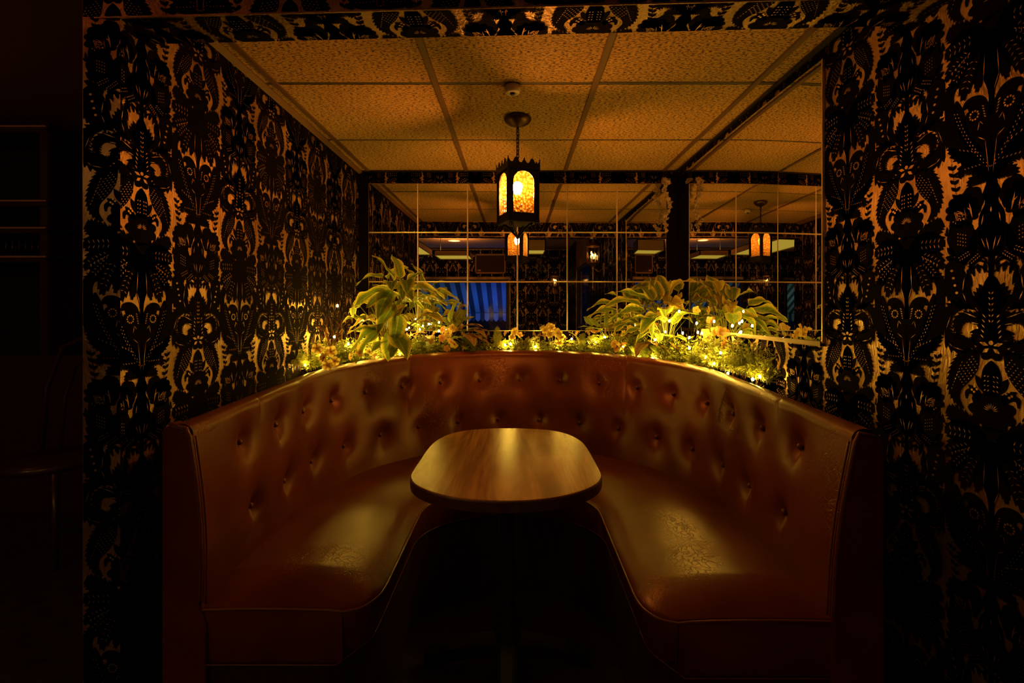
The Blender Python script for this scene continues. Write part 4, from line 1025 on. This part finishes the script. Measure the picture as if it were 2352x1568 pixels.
# hanging frond over the bench back
e = empty('hanging_frond', px(1672, 866, 2.07), 'dusty grey fern frond hanging down over the right of the bench back', 'fern')
pts_ = []; 
mb = MB(); base = px(1672,866,2.07)
path = [px(x_, y_, d_)-base for x_, y_, d_ in ((1676,862,2.09),(1672,880,1.97),(1664,900,1.885),(1658,925,1.85),(1652,950,1.83),(1651,966,1.82))]
path = [Vector(q) for q in crom([tuple(p) for p in path], 12)]
mb.tube(path, .0014, 5)
for i in range(1, len(path)-1, 2):
    d = (path[i+1]-path[i-1]).normalized(); l = .030*(1-.7*i/len(path))
    for sd in (1,-1):
        o_ = (Vector((sd*.9, -.35, -.45))+d*.2).normalized(); p = path[i]; wv = d*.0014
        mb.add([p-wv, p+o_*l*.5-wv*1.2, p+o_*l+Vector((0,0,-.006)), p+o_*l*.5+wv, p+wv], [(0,1,3,4),(1,2,3)])
mb.build('frond', thin_mat('dusty_frond', (.20,.13,.06), .3, .9), e, False)

# flowers
def bloom(r_, mt, seed, n=5, cup=.5):
    mb = MB(); rn = random.Random(seed)
    for k in range(n):
        a = 2*PI*k/n+rn.uniform(-.15,.15); c, s_ = math.cos(a), math.sin(a); el = cup*rn.uniform(.7,1.3)
        vs = []
        for i in range(5):
            t = i/4; wd = r_*.50*math.sin(PI*(.1+.84*t))**.8; rr = r_*t; z = r_*el*t-(.25*r_*t*t)
            for u in (-1,-.5,0,.5,1): vs.append((c*rr-s_*u*wd, s_*rr+c*u*wd, z+abs(u)*wd*.3+rn.uniform(-.04,.04)*r_))
        mb.add(vs, [(i*5+j, i*5+j+1, (i+1)*5+j+1, (i+1)*5+j) for i in range(4) for j in range(4)], 0, True)
    mb.sphere((0,0,r_*.12), r_*.16, 6, 4, 1)
    return mb.mesh('bloom', [mt, M['petal_or']], False)
BL = [bloom(.027, M['petal'], 1, 5, .25), bloom(.025, M['petal'], 2, 6, .4), bloom(.026, M['petal_or'], 3, 5, .3), bloom(.028, M['petal'], 4, 5, .6)]
rf = random.Random(12)
def flowers(base, specs, label, ms=(0,1,3)):
    e = empty('flower_sprig', base, label, 'flowers', 'silk flower sprigs among the fairy lights'); B = Vector(base)
    for k, (tx, ty, td, s_) in enumerate(specs):
        p = px(tx, ty, td)-B; rot = (R(90+rf.uniform(-45,25)), R(rf.uniform(-25,25)), R(rf.uniform(-50,50)))
        link('bloom', BL[ms[k % len(ms)]], e, p, rot, s_); MB().tube([(0,0,0),(p.x*.5,p.y*.5+.012,p.z*.6),p+Vector((0,.004,0))], .0013, 4).build('flower_stalk', M['stem'], e)
flowers(px(745,850,2.16), [(728,800,2.14,.95),(745,822,2.12,1.1),(760,808,2.14,1.0),(752,838,2.1,.9),(740,805,2.2,.9),(768,828,2.14,.9)], 'yellow blossom cluster lit by a bulb at the left end')
flowers(px(818,835,2.34), [(815,795,2.36,.85),(808,818,2.32,.9),(826,812,2.32,.8)], 'small yellow blossoms left of centre below the left corner plant')
flowers(px(860,828,2.46), [(848,808,2.44,.95),(862,818,2.44,.8)], 'pair of yellow blossoms by the bulbs under the left corner plant')
flowers(px(1030,812,2.8), [(1018,757,2.78,.9),(1030,765,2.76,1.1),(1040,752,2.8,.9),(1016,776,2.76,1.0),(1035,785,2.74,1.1),(1044,790,2.74,.9),(1026,800,2.76,.8)], 'apricot blossom column in front of the rust leaves', (2,0,3))
flowers(px(1185,800,2.9), [(1182,762,2.88,.95),(1176,775,2.88,.9),(1193,770,2.88,.8)], 'yellow blossom standing over a bulb at the middle')
flowers(px(1270,806,2.9), [(1252,758,2.88,.9),(1268,753,2.88,1.1),(1280,765,2.86,1.1),(1290,775,2.86,1.0),(1262,768,2.86,.9),(1285,787,2.86,.9)], 'cream blossom cluster right of the middle of the bench top')
flowers(px(1450,790,2.72), [(1430,765,2.74,.8),(1448,755,2.72,.9),(1463,752,2.72,1.0),(1475,762,2.70,.9),(1412,790,2.72,1.0),(1422,797,2.7,1.0)], 'pale yellow blossoms under the right corner plant')
flowers(px(1525,770,2.62), [(1518,722,2.62,.95),(1530,716,2.62,1.0),(1540,708,2.64,.8),(1525,732,2.6,.8)], 'bright yellow blossoms among the right corner plant leaves')
flowers(px(1650,830,2.34), [(1632,735,2.46,.9),(1620,765,2.4,1.0),(1640,760,2.38,1.1),(1655,762,2.36,1.0),(1668,782,2.3,1.2),(1685,778,2.28,1.1),(1680,800,2.26,1.1),(1660,795,2.3,1.1),(1625,775,2.4,1.0)], 'apricot blossom cluster right of the right corner plant', (2,2,0))
flowers(px(1745,830,2.12), [(1705,765,2.16,.9),(1745,773,2.1,.8)], 'two apricot blossoms below the pair of upright leaves', (2,0))
flowers(px(1690,705,2.75), [(1600,712,2.58,.9)], 'single cream blossom at the foot of the right mirror corner')
# dry twigs at the left
e = empty('dry_twig_bunch', px(762,815,2.22), 'bunch of thin dry ochre twigs glowing at the left end', 'twigs')
mb = MB(); rt = random.Random(8)
for k in range(16):
    p = Vector((0,0,0)); d = Vector((rt.uniform(-.5,.35), rt.uniform(-.2,.3), 1)).normalized(); pts_ = [p.copy()]
    for j in range(7):
        d = (d+Vector((rt.uniform(-.35,.35), rt.uniform(-.3,.3), .08))).normalized(); p = p+d*.028*rt.uniform(.7,1.2); pts_.append(p.copy())
        if j in (2,4): q = p+Vector((rt.uniform(-.03,.03), rt.uniform(-.02,.02), .03)); mb.tube([p, (p+q)/2+Vector((.004,0,.0)), q], .0009, 4)
    mb.tube(pts_, [.0016-.00018*i for i in range(8)], 4)
o = mb.build('twigs', thin_mat('ochre_twig', (.42,.22,.06), .2), e, False)
# fine artificial greenery filling the ledge
def filler(xa, xb, n, h0, h1, seed):
    rn = random.Random(seed); mb = MB()
    for k in range(n):
        x_ = rn.uniform(xa, xb); d_ = ledge_d(x_)+rn.uniform(-.01,.10 if x_ < 960 or x_ > 1420 else .03)
        p0 = Vector(((x_-VPX)*d_/F_PX, d_, .945)); 
        if p0.y > YB-.02 or abs(p0.x) > .985 or p0.x < XL+.02: continue
        hh = rn.uniform(h0, h1); tip = p0+Vector((rn.uniform(-.03,.03), rn.uniform(-.035,.01), hh))
        L_ = rn.uniform(.012,.028)
        mb.tube([p0, (p0+tip)/2+Vector((rn.uniform(-.01,.01),0,.01)), tip], .0007, 3, cap=False)
        for j in range(7):
            c_ = p0.lerp(tip, .25+j*.125); d = Vector((rn.uniform(-1,1), rn.uniform(-1,.4), rn.uniform(-.2,.9))).normalized(); sd = d.orthogonal().normalized()*L_*rn.uniform(.1,.26)
            mb.add([c_, c_+d*L_*.5+sd, c_+d*L_, c_+d*L_*.5-sd], [(0,1,2,3)], rn.choice((0,0,0,1)))
    return mb
o = filler(705, 1010, 560, .03, .13, 1).build('fine_greenery', [M['fern'], M['green_leaf']], None, False); tag(o, 'fine artificial greenery filling the ledge on the left', 'greenery', kind='stuff')
o = filler(1010, 1400, 430, .03, .10, 2).build('fine_greenery', [M['fern'], M['green_leaf']], None, False); tag(o, 'fine artificial greenery along the middle of the bench top', 'greenery', kind='stuff')
o = filler(1400, 1770, 720, .03, .14, 3).build('fine_greenery', [M['fern'], M['green_leaf']], None, False); tag(o, 'fine artificial greenery filling the ledge on the right', 'greenery', kind='stuff')

# hanging blossom strand on the corner between the mirrors
e = empty('blossom_strand', px(1527, 428, 2.93), 'hanging strand of dusty white blossoms at the corner between the two mirrors', 'flowers')
B = px(1527,428,2.93); BW = [bloom(.0165, M['petal_wh'], 30+k, 5, .7) for k in range(3)]
pth = [px(1527,416,2.995)-B]+[px(x_, y_, 2.92)-B for x_, y_ in ((1527,420),(1530,445),(1533,475),(1528,505),(1524,528))]
MB().tube(pth, .0015, 5).build('strand_stem', M['stem'], e)
for k in range(34):
    t = k/33; q = crom([tuple(p) for p in pth], 9); p = Vector(q[int(t*(len(q)-1))]); sp_ = .030*(1-.65*t)+.004
    link('bloom', BW[k % 3], e, p+Vector((rf.uniform(-sp_,sp_), rf.uniform(-.03,.005), rf.uniform(-.01,.01))), (R(90+rf.uniform(-50,50)), R(rf.uniform(-40,40)), R(rf.uniform(-60,60))), 1.15-.45*t)

# fairy lights
FL = [(737,815),(768,773),(775,702),(845,772),(863,765),(842,757),(880,780),(862,818),(893,817),(918,812),(905,772),(920,765),(985,744),(1008,760),(960,748),(1172,790),(1160,792),
      (1313,778),(1368,784),(1389,774),(1430,797),(1466,818),(1500,822),(1508,826),(1505,780),(1537,737),(1568,765),(1583,775),(1583,799),(1603,763),(1612,765),(1640,738),(1682,748),
      (1655,810),(1620,820),(1640,835),(1672,857),(1729,871),(1745,865),(1560,715),(1470,800),(800,790),(830,806),(895,738),(932,755),(1528,762),(1600,742),(700,838),(1285,790),(1230,796)]  # some bulbs in this row are extras added to backlight the corner plants
fs_ = empty('fairy_light_string', px(1180, 800, 2.93), 'string of warm yellow fairy lights threaded through the greenery', 'string lights')
B = px(1180,800,2.93); P_ = []
rn = random.Random(2)
for (x_, y_) in sorted(FL):
    d_ = ledge_d(x_)-.01+rn.uniform(-.015,.02); p = px(x_, y_, d_)
    for q_ in range(30):      # keep clear of the bench top
        if p.z < ztop(p.y)+.010 and min((Vector((p.x,p.y,0))-o_).length for o_ in pts_o) < .05 or False:
            d_ += .004; p = px(x_, y_, d_)
        else: break
    p.x = max(p.x, XL+.012); p.y = min(p.y, YB-.02); P_.append(p-B)
wire_pts = crom([tuple(p+Vector((0,.006,-.012))) for p in P_], 6)
MB().tube([Vector(q) for q in wire_pts], .0007, 5).build('wire', M['wire'], fs_)
bme = MB().sphere((0,0,0), .005, 8, 5, 0, (1,1,1.4)).mesh('bulb', M['bulb']); sme = MB().lathe([(.0028,-.004),(.0030,-.013),(0,-.013)], 8).mesh('bulb_socket', M['wire'])
for p in P_:
    b = link('bulb', bme, fs_, p); link('bulb_socket', sme, b, (0,0,0))

# ------------------------------------------------------------------ what the mirrors show of the room behind the camera
DV = 5.988     # mirror plane doubled: reflected depth D -> real y = DV - D
def mx_(x_, y_, D): p = px(x_, y_, D); p.y = DV-D; return p
# window with frame
fr = MB(); a, b = WX0, WX1
for z in (WZ0, WZ1): fr.box((a, YF-.06, z-.03), (b, YF+.02, z+.03))
for x_ in (a, -3.75, -2.50, b): fr.box((x_-.03, YF-.06, WZ0-.03), (x_+.03, YF+.02, WZ1+.03))
win = struct(fr.build('window_1', M['black']), 'wide dark framed window reflected in the tiled mirror')
for x0, x1 in ((a, -3.75), (-2.50, b)): MB().box((x0+.03, YF-.032, WZ0+.03), (x1-.03, YF-.028, WZ1-.03)).build('window_pane', M['clear'], win)
def awning(x0, x1, label):
    e = empty('striped_awning', ((x0+x1)/2, YF-.12, 1.2), label, 'awning'); ox, oy, oz = (x0+x1)/2, YF-.12, 1.2
    n_ = int(round((x1-x0)/.105)); wd = (x1-x0)/n_
    mb = MB(); mv = MB()
    for k in range(n_):
        xa, xb = x0+k*wd-ox, x0+(k+1)*wd-ox
        mb.add([(xa,0,1.86-oz),(xb,0,1.86-oz),(xb,-1.4,1.17-oz),(xa,-1.4,1.17-oz)], [(0,1,2,3)], k % 2)
        vs = [(xa,-1.4,1.17-oz),(xb,-1.4,1.17-oz)]+[(xb-(xb-xa)*i/8,-1.41,1.17-.15-.05*math.sin(PI*i/8)-oz) for i in range(9)]
        mv.add(vs, [tuple(range(len(vs)))], k % 2)
    mb.build('awning_canvas', [M['awn_a'], M['awn_b']], e, False); mv.build('scalloped_valance', [M['awn_a'], M['awn_b']], e, False)
    MB().tube([(x0-ox,-1.4,1.17-oz),(x1-ox,-1.4,1.17-oz)], .012, 6).tube([(x1-ox-.02,0,1.2-oz),(x1-ox-.02,-1.4,1.17-oz)], .010, 6).tube([(x0-ox+.02,0,1.2-oz),(x0-ox+.02,-1.4,1.17-oz)], .010, 6).build('awning_frame', M['black'], e)
awning(-2.6, .0, 'blue lit striped awning outside the window reflected in the tiled mirror')
awning(-5.0, -3.6, 'grey-green striped awning reflected in the sheet mirror at right')
def area(name, loc, rot, size, e_, c):
    l = bpy.data.lights.new(name, 'AREA'); l.energy = e_; l.color = c; l.size = size; o = bpy.data.objects.new(name, l); col.objects.link(o); o.location = loc; o.rotation_euler = rot; return o
def point(name, loc, e_, c, r_=.05):
    l = bpy.data.lights.new(name, 'POINT'); l.energy = e_; l.color = c; l.shadow_soft_size = r_; o = bpy.data.objects.new(name, l); col.objects.link(o); o.location = loc; return o
area('blue_sign_light', (-.5, YF-.45, .62), (R(-142), 0, 0), .5, 20, (.02,.13,1.0))
area('street_light_glow', (-1.9, YF-.45, .62), (R(-142), 0, 0), .5, 5, (.25,.65,.75))
area('street_light_glow_far', (-4.3, YF-.45, .62), (R(-142), 0, 0), .5, 5, (.35,.75,.62))
struct(MB().box((XW-3, YF-6, -.15), (4, YF-2.4, -.1)).build('street', M['asphalt']))
for k, (x_, y_, D, lab) in enumerate(((1168,735,12.0,'tiny white street lamp seen through the awning window'),(1166,748,12.5,'tiny white street lamp low in the awning window'))):
    p = mx_(x_, y_, D); e = empty('street_lamp', (p.x, p.y, 0), lab, 'street lamp')
    MB().tube([(0,0,-.1),(0,0,p.z-.04)], .02, 6).build('pole', M['black'], e); MB().sphere((0,0,p.z), .03, 8, 5).build('lamp_globe', M['streetbulb'], e)
# glazed door in the right wall
dr = struct(MB().box((XR+.01, DY0, DZ-.05), (XR+.07, DY1, DZ)).box((XR+.01, DY0, 0), (XR+.07, DY0+.06, DZ)).box((XR+.01, DY1-.06, 0), (XR+.07, DY1, DZ)).box((XR+.01, DY0, 0), (XR+.07, DY1, .2)).box((XR+.01, DY0, .95), (XR+.07, DY1, 1.0)).build('door_1', M['black']), 'dark glazed door reflected in the tiled mirror')
MB().box((XR+.035, DY0+.06, .2), (XR+.04, DY1-.06, DZ-.05)).build('door_glass', M['clear'], dr)
MB().tube([(XR-.02, DY1-.12, .9),(XR-.02, DY1-.12, 1.15)], .009, 8).tube([(XR-.02,DY1-.12,.92),(XR+.02,DY1-.12,.92)], .006, 6).tube([(XR-.02,DY1-.12,1.13),(XR+.02,DY1-.12,1.13)], .006, 6).build('door_handle', M['brass'], dr)
o = struct(MB().box((XR+.9, -3.4, 0), (XR+.95, .4, 2.4)).build('wall_outside', mat('pale_outside_wall', (.35,.38,.4), .8, bump=(6,.8,.03))))
point('blue_door_light', (XR+.55, -2.0, .9), 3.0, (.06,.22,1.0), .12)
# framed dark panel
def framed(loc, wd, ht, label):
    e = empty('framed_panel', loc, label, 'panel')
    mb = MB(); t = .028
    for a_, b_ in (((-wd/2,0,-ht/2),(wd/2,.035,-ht/2+t)),((-wd/2,0,ht/2-t),(wd/2,.035,ht/2)),((-wd/2,0,-ht/2),(-wd/2+t,.035,ht/2)),((wd/2-t,0,-ht/2),(wd/2,.035,ht/2))): mb.cbox(a_, b_, .005)
    mb.build('frame', M['frame'], e); MB().box((-wd/2+t,0,-ht/2+t),(wd/2-t,.015,ht/2-t)).build('cloth_face', M['panel_dark'], e)
    MB().box((-wd/2+.05,.015,-ht/2+.05),(-wd/2+.11,.019,-ht/2+.08)).build('maker_plate', M['brass'], e)
p = mx_(1127, 606, 9.46); framed((p.x, YF+.004, p.z), .60, .385, 'brown framed dark speaker panel reflected above the awning window')
# hanging light boxes
def lightbox(x0, x1, D0, D1, z0, z1, label):
    y1, y0 = DV-D0, DV-D1; cx_, cyy = (x0+x1)/2, (y0+y1)/2
    e = empty('hanging_light_box', (cx_, cyy, z0), label, 'ceiling light', 'hanging light boxes of the main room'); w_, d_ = (x1-x0)/2, (y1-y0)/2; h_ = z1-z0
    mb = MB()
    for a_, b_ in (((-w_,-d_,0),(w_,-d_+.015,h_)),((-w_,d_-.015,0),(w_,d_,h_)),((-w_,-d_,0),(-w_+.015,d_,h_)),((w_-.015,-d_,0),(w_,d_,h_)),((-w_,-d_,h_-.01),(w_,d_,h_))): mb.box(a_, b_)
    mb.build('housing', M['lightbox'], e)
    n_ = 10
    MB().box((-w_+.015,-d_+.015,.012),(w_-.015,d_-.015,.018)).build('diffuser', M['diffuser'], e)
    for sx in (-1,1): MB().tube([(sx*w_*.8,0,h_),(sx*w_*.8,0,ZM-z0)], .004, 5).build('rod', M['black'], e)
lightbox(-1.286, -.724, 7.5, 8.1, CAMZ+.853, CAMZ+.935, 'hanging light box reflected left of the lantern, the far one')
lightbox(-2.0, -1.30, 5.7, 7.45, CAMZ+.853, CAMZ+.935, 'long hanging light box reflected at the left edge of the room')
lightbox(-.10, .40, 6.5, 6.98, CAMZ+.81, CAMZ+.96, 'hanging light box reflected just right of the lantern')
e = empty('recessed_downlight', (mx_(1043,553,8.3).x, DV-8.3, ZM), 'round recessed downlight reflected left of the lantern', 'ceiling light')
MB().lathe([(.10,0),(.115,0),(.115,-.008),(.10,-.008),(.092,0)], 28).build('trim_ring', M['white_plastic'], e); MB().lathe([(0,-.003),(.10,-.003)], 28).build('lens', M['downlight'], e)
# candle sconces
def sconce(loc, rz, label, on=1.0):
    e = empty('candle_lantern_sconce', loc, label, 'wall light', 'candle lantern sconces', rz)     # glass body centre is the origin, wall at -y
    h, r_ = .095, .075
    mb = MB()
    for k in range(6):
        a = PI/3*k; b_ = a+PI/3; p0 = (r_*math.cos(a), r_*math.sin(a)); 
        mb.tube([(p0[0],p0[1],-h),(p0[0],p0[1],h)], .003, 5)
    ring = [(r_*math.cos(PI/3*k), r_*math.sin(PI/3*k)) for k in range(6)]
    for z in (-h, h): mb.tube([(x_,y_,z) for x_,y_ in ring], .0045, 5, closed=True)
    mb.lathe([(r_*1.08,h),(.05,h+.025),(.018,h+.045),(.022,h+.055),(.006,h+.075),(.006,h+.10),(0,h+.105)], 12)
    mb.lathe([(r_,-h),(.045,-h-.02),(.015,-h-.045),(.018,-h-.06),(.008,-h-.08),(.008,-h-.26),(.014,-h-.27),(.004,-h-.32),(0,-h-.32)], 12)
    mb.build('cage', M['brass'], e)
    MB().add([(x_*.97,y_*.97,z) for z in (-h,h) for x_,y_ in ring], [(k,(k+1)%6,6+(k+1)%6,6+k) for k in range(6)]).build('glass', M['smoky'], e)
    MB().tube([(0,0,-h-.05),(0,-.06,-h-.10),(0,-.115,-h-.07)], .006, 6).cbox((-.03,-.13,-h-.14),(.03,-.118,-h+.0), .004).build('wall_bracket', M['brass'], e)
    for k in range(3):
        a = 2*PI*k/3+.5; c = (.028*math.cos(a), .028*math.sin(a)); zt__ = -.02+(.03 if k == 1 else 0)
        cn_ = MB().tube([(c[0],c[1],-h),(c[0],c[1],zt__)], .007, 8).build('candle', M['white_plastic'], e)
        MB().lathe([(0,-.002),(.008,.006),(.007,.016),(0,.034)], 8, (c[0],c[1],zt__)).build('flame_bulb', M['flame'], cn_)
p = mx_(1360, 585, 5.55); sconce((XR-.13, DV-5.55, p.z), PI/2, 'candle lantern sconce reflected large to the right of the lantern')
sconce((-3.12, YF+.13, 1.80), 0, 'candle lantern sconce reflected in the sheet mirror between the windows')
point('sconce_glow_pier', (-3.12, YF+.13, 1.80), 3.5, (1,.5,.14), .02)
p = mx_(1275, 645, 9.35); sconce((p.x, YF+.13, p.z), 0, 'candle lantern sconce reflected small below the hanging lantern')
point('sconce_glow_near', (XR-.13, DV-5.55, CAMZ+.62), .35, (1,.5,.12), .03)
point('sconce_glow_far', (p.x, YF+.13, p.z), .5, (1,.5,.12), .03)
# trailing plant on the far wall
p = mx_(1240, 602, 9.2); e = empty('trailing_plant', (p.x, YF+.16, p.z), 'small leafy trailing plant reflected right of the hanging lantern', 'plant')
MB().lathe([(0,0),(.05,0),(.07,.09),(.075,.10),(.065,.10)], 14, (0,0,-.02)).build('pot', M['brass'], e)
mb = MB().box((-.02,-.16,-.04),(.02,0,-.022)); mb.build('shelf_bracket', M['black'], e)
rn = random.Random(6); lfm = blade(.07,.030,.8,.2,.05,3,4,6).mesh('leaf_blade', M['green_leaf'], False)
for k in range(44):
    a = rn.uniform(0, 2*PI); r_ = rn.uniform(.02,.17); link('leaf', lfm, e, (r_*math.cos(a), max(-.12, r_*math.sin(a)), rn.uniform(-.20,.20)), aim(rn.uniform(0,6.28), rn.uniform(-.9,.7)), rn.uniform(.7,1.2))

# ------------------------------------------------------------------ dark bar area at the left edge
bs = empty('back_bar_shelf', (-3.45, 3.05, 0), 'dark wooden back bar shelf with thin bright metal edges at the far left', 'shelf')
mb = MB().cbox((-1.0,-.16,0),(1.0,.14,.95), .01); 
for x_ in (-1.0, .60): mb.cbox((x_-.03,-.14,.95),(x_+.03,.14,2.36), .005)
mb.build('cabinet', M['walnut'], bs)
for z, nm in ((px(0,303,3).z,'top'),(px(0,468,3).z,'mid'),(px(0,528,3).z,'low'),(1.548,'row')):
    sh = MB().cbox((-1.0,-.15,z-.035),(.63,.14,z-.008), .003).build('shelf_board', M['walnut'], bs)
    MB().box((-1.0,-.160,z-.010),(.63,-.148,z)).build('edge_strip', M['strip'], sh)
def bottle(loc, h_, r_, label, first=[None]):
    if first[0] is None: first[0] = MB().lathe([(0,0),(r_,0),(r_,.15),(r_*.9,.18),(r_*.36,.21),(r_*.36,.265),(r_*.45,.27),(0,.275)], 14).mesh('bottle', M['bottle'])
    o = link('bottle', first[0], None, loc, None, (1,1,h_/.275)); tag(o, label, 'bottle', 'bottles on the back bar cabinet'); return o
for k in range(11): bottle((-3.18-k*.026 if k < 5 else -2.93-(k-5)*.040, 2.96, 1.5485), .105, .008, 'slim dark bottle in the row on the lowest back bar shelf')
# bentwood chair in the dark at left
ch = empty('bar_chair', (-2.35, 2.45, 0), 'dark curved-back chair barely seen at the far left', 'chair')
MB().lathe([(0,.44),(.20,.44),(.21,.455),(.20,.48),(0,.485)], 28).build('seat', M['walnut'], ch)
for sx, sy in ((-1,-1),(1,-1),(-1,1),(1,1)): MB().tube([(sx*.14,sy*.14,.44),(sx*.18,sy*.18,0)], [.017,.012], 8).build('leg', M['walnut'], ch)
MB().tube([(-.18,.12,.46),(-.20,.17,.80),(-.14,.20,1.02),(0,.21,1.08),(.14,.20,1.02),(.20,.17,.80),(.18,.12,.46)], .014, 8).build('back_hoop', M['walnut'], ch)
MB().tube([(-.09,.13,.46),(-.11,.18,.75),(-.07,.20,.92),(0,.205,.96),(.07,.20,.92),(.11,.18,.75),(.09,.13,.46)], .010, 8).build('inner_hoop', M['walnut'], ch)
point('red_bar_fill', (-3.0, 1.6, 2.2), 1.0, (1.0,.22,.06), .04)  # added unseen red fill so the shelf edges catch highlights
point('red_corner_light', (-1.55, .35, 2.30), 1.0, (1.0,.13,.015), .03)
sl = bpy.data.lights.new('downlight_beam', 'SPOT'); sl.energy = 60; sl.color = (1,.55,.2); sl.spot_size = R(135); sl.spot_blend = .6; sl.shadow_soft_size = .02
area('room_ceiling_fill', (-1.0, -1.81, CAMZ+.945), (PI, 0, 0), .4, 14.0, (1,.5,.15))  # added upward fill to warm the room ceiling, no lamp of the box
point('main_room_fill', (-3.0, -.6, 2.0), 8, (1,.55,.2), .08)  # added unseen fill for the light box sides, framed panel and booth front
so = bpy.data.objects.new('downlight_beam', sl); col.objects.link(so); so.location = (-1.07, DV-8.3, ZM-.02)
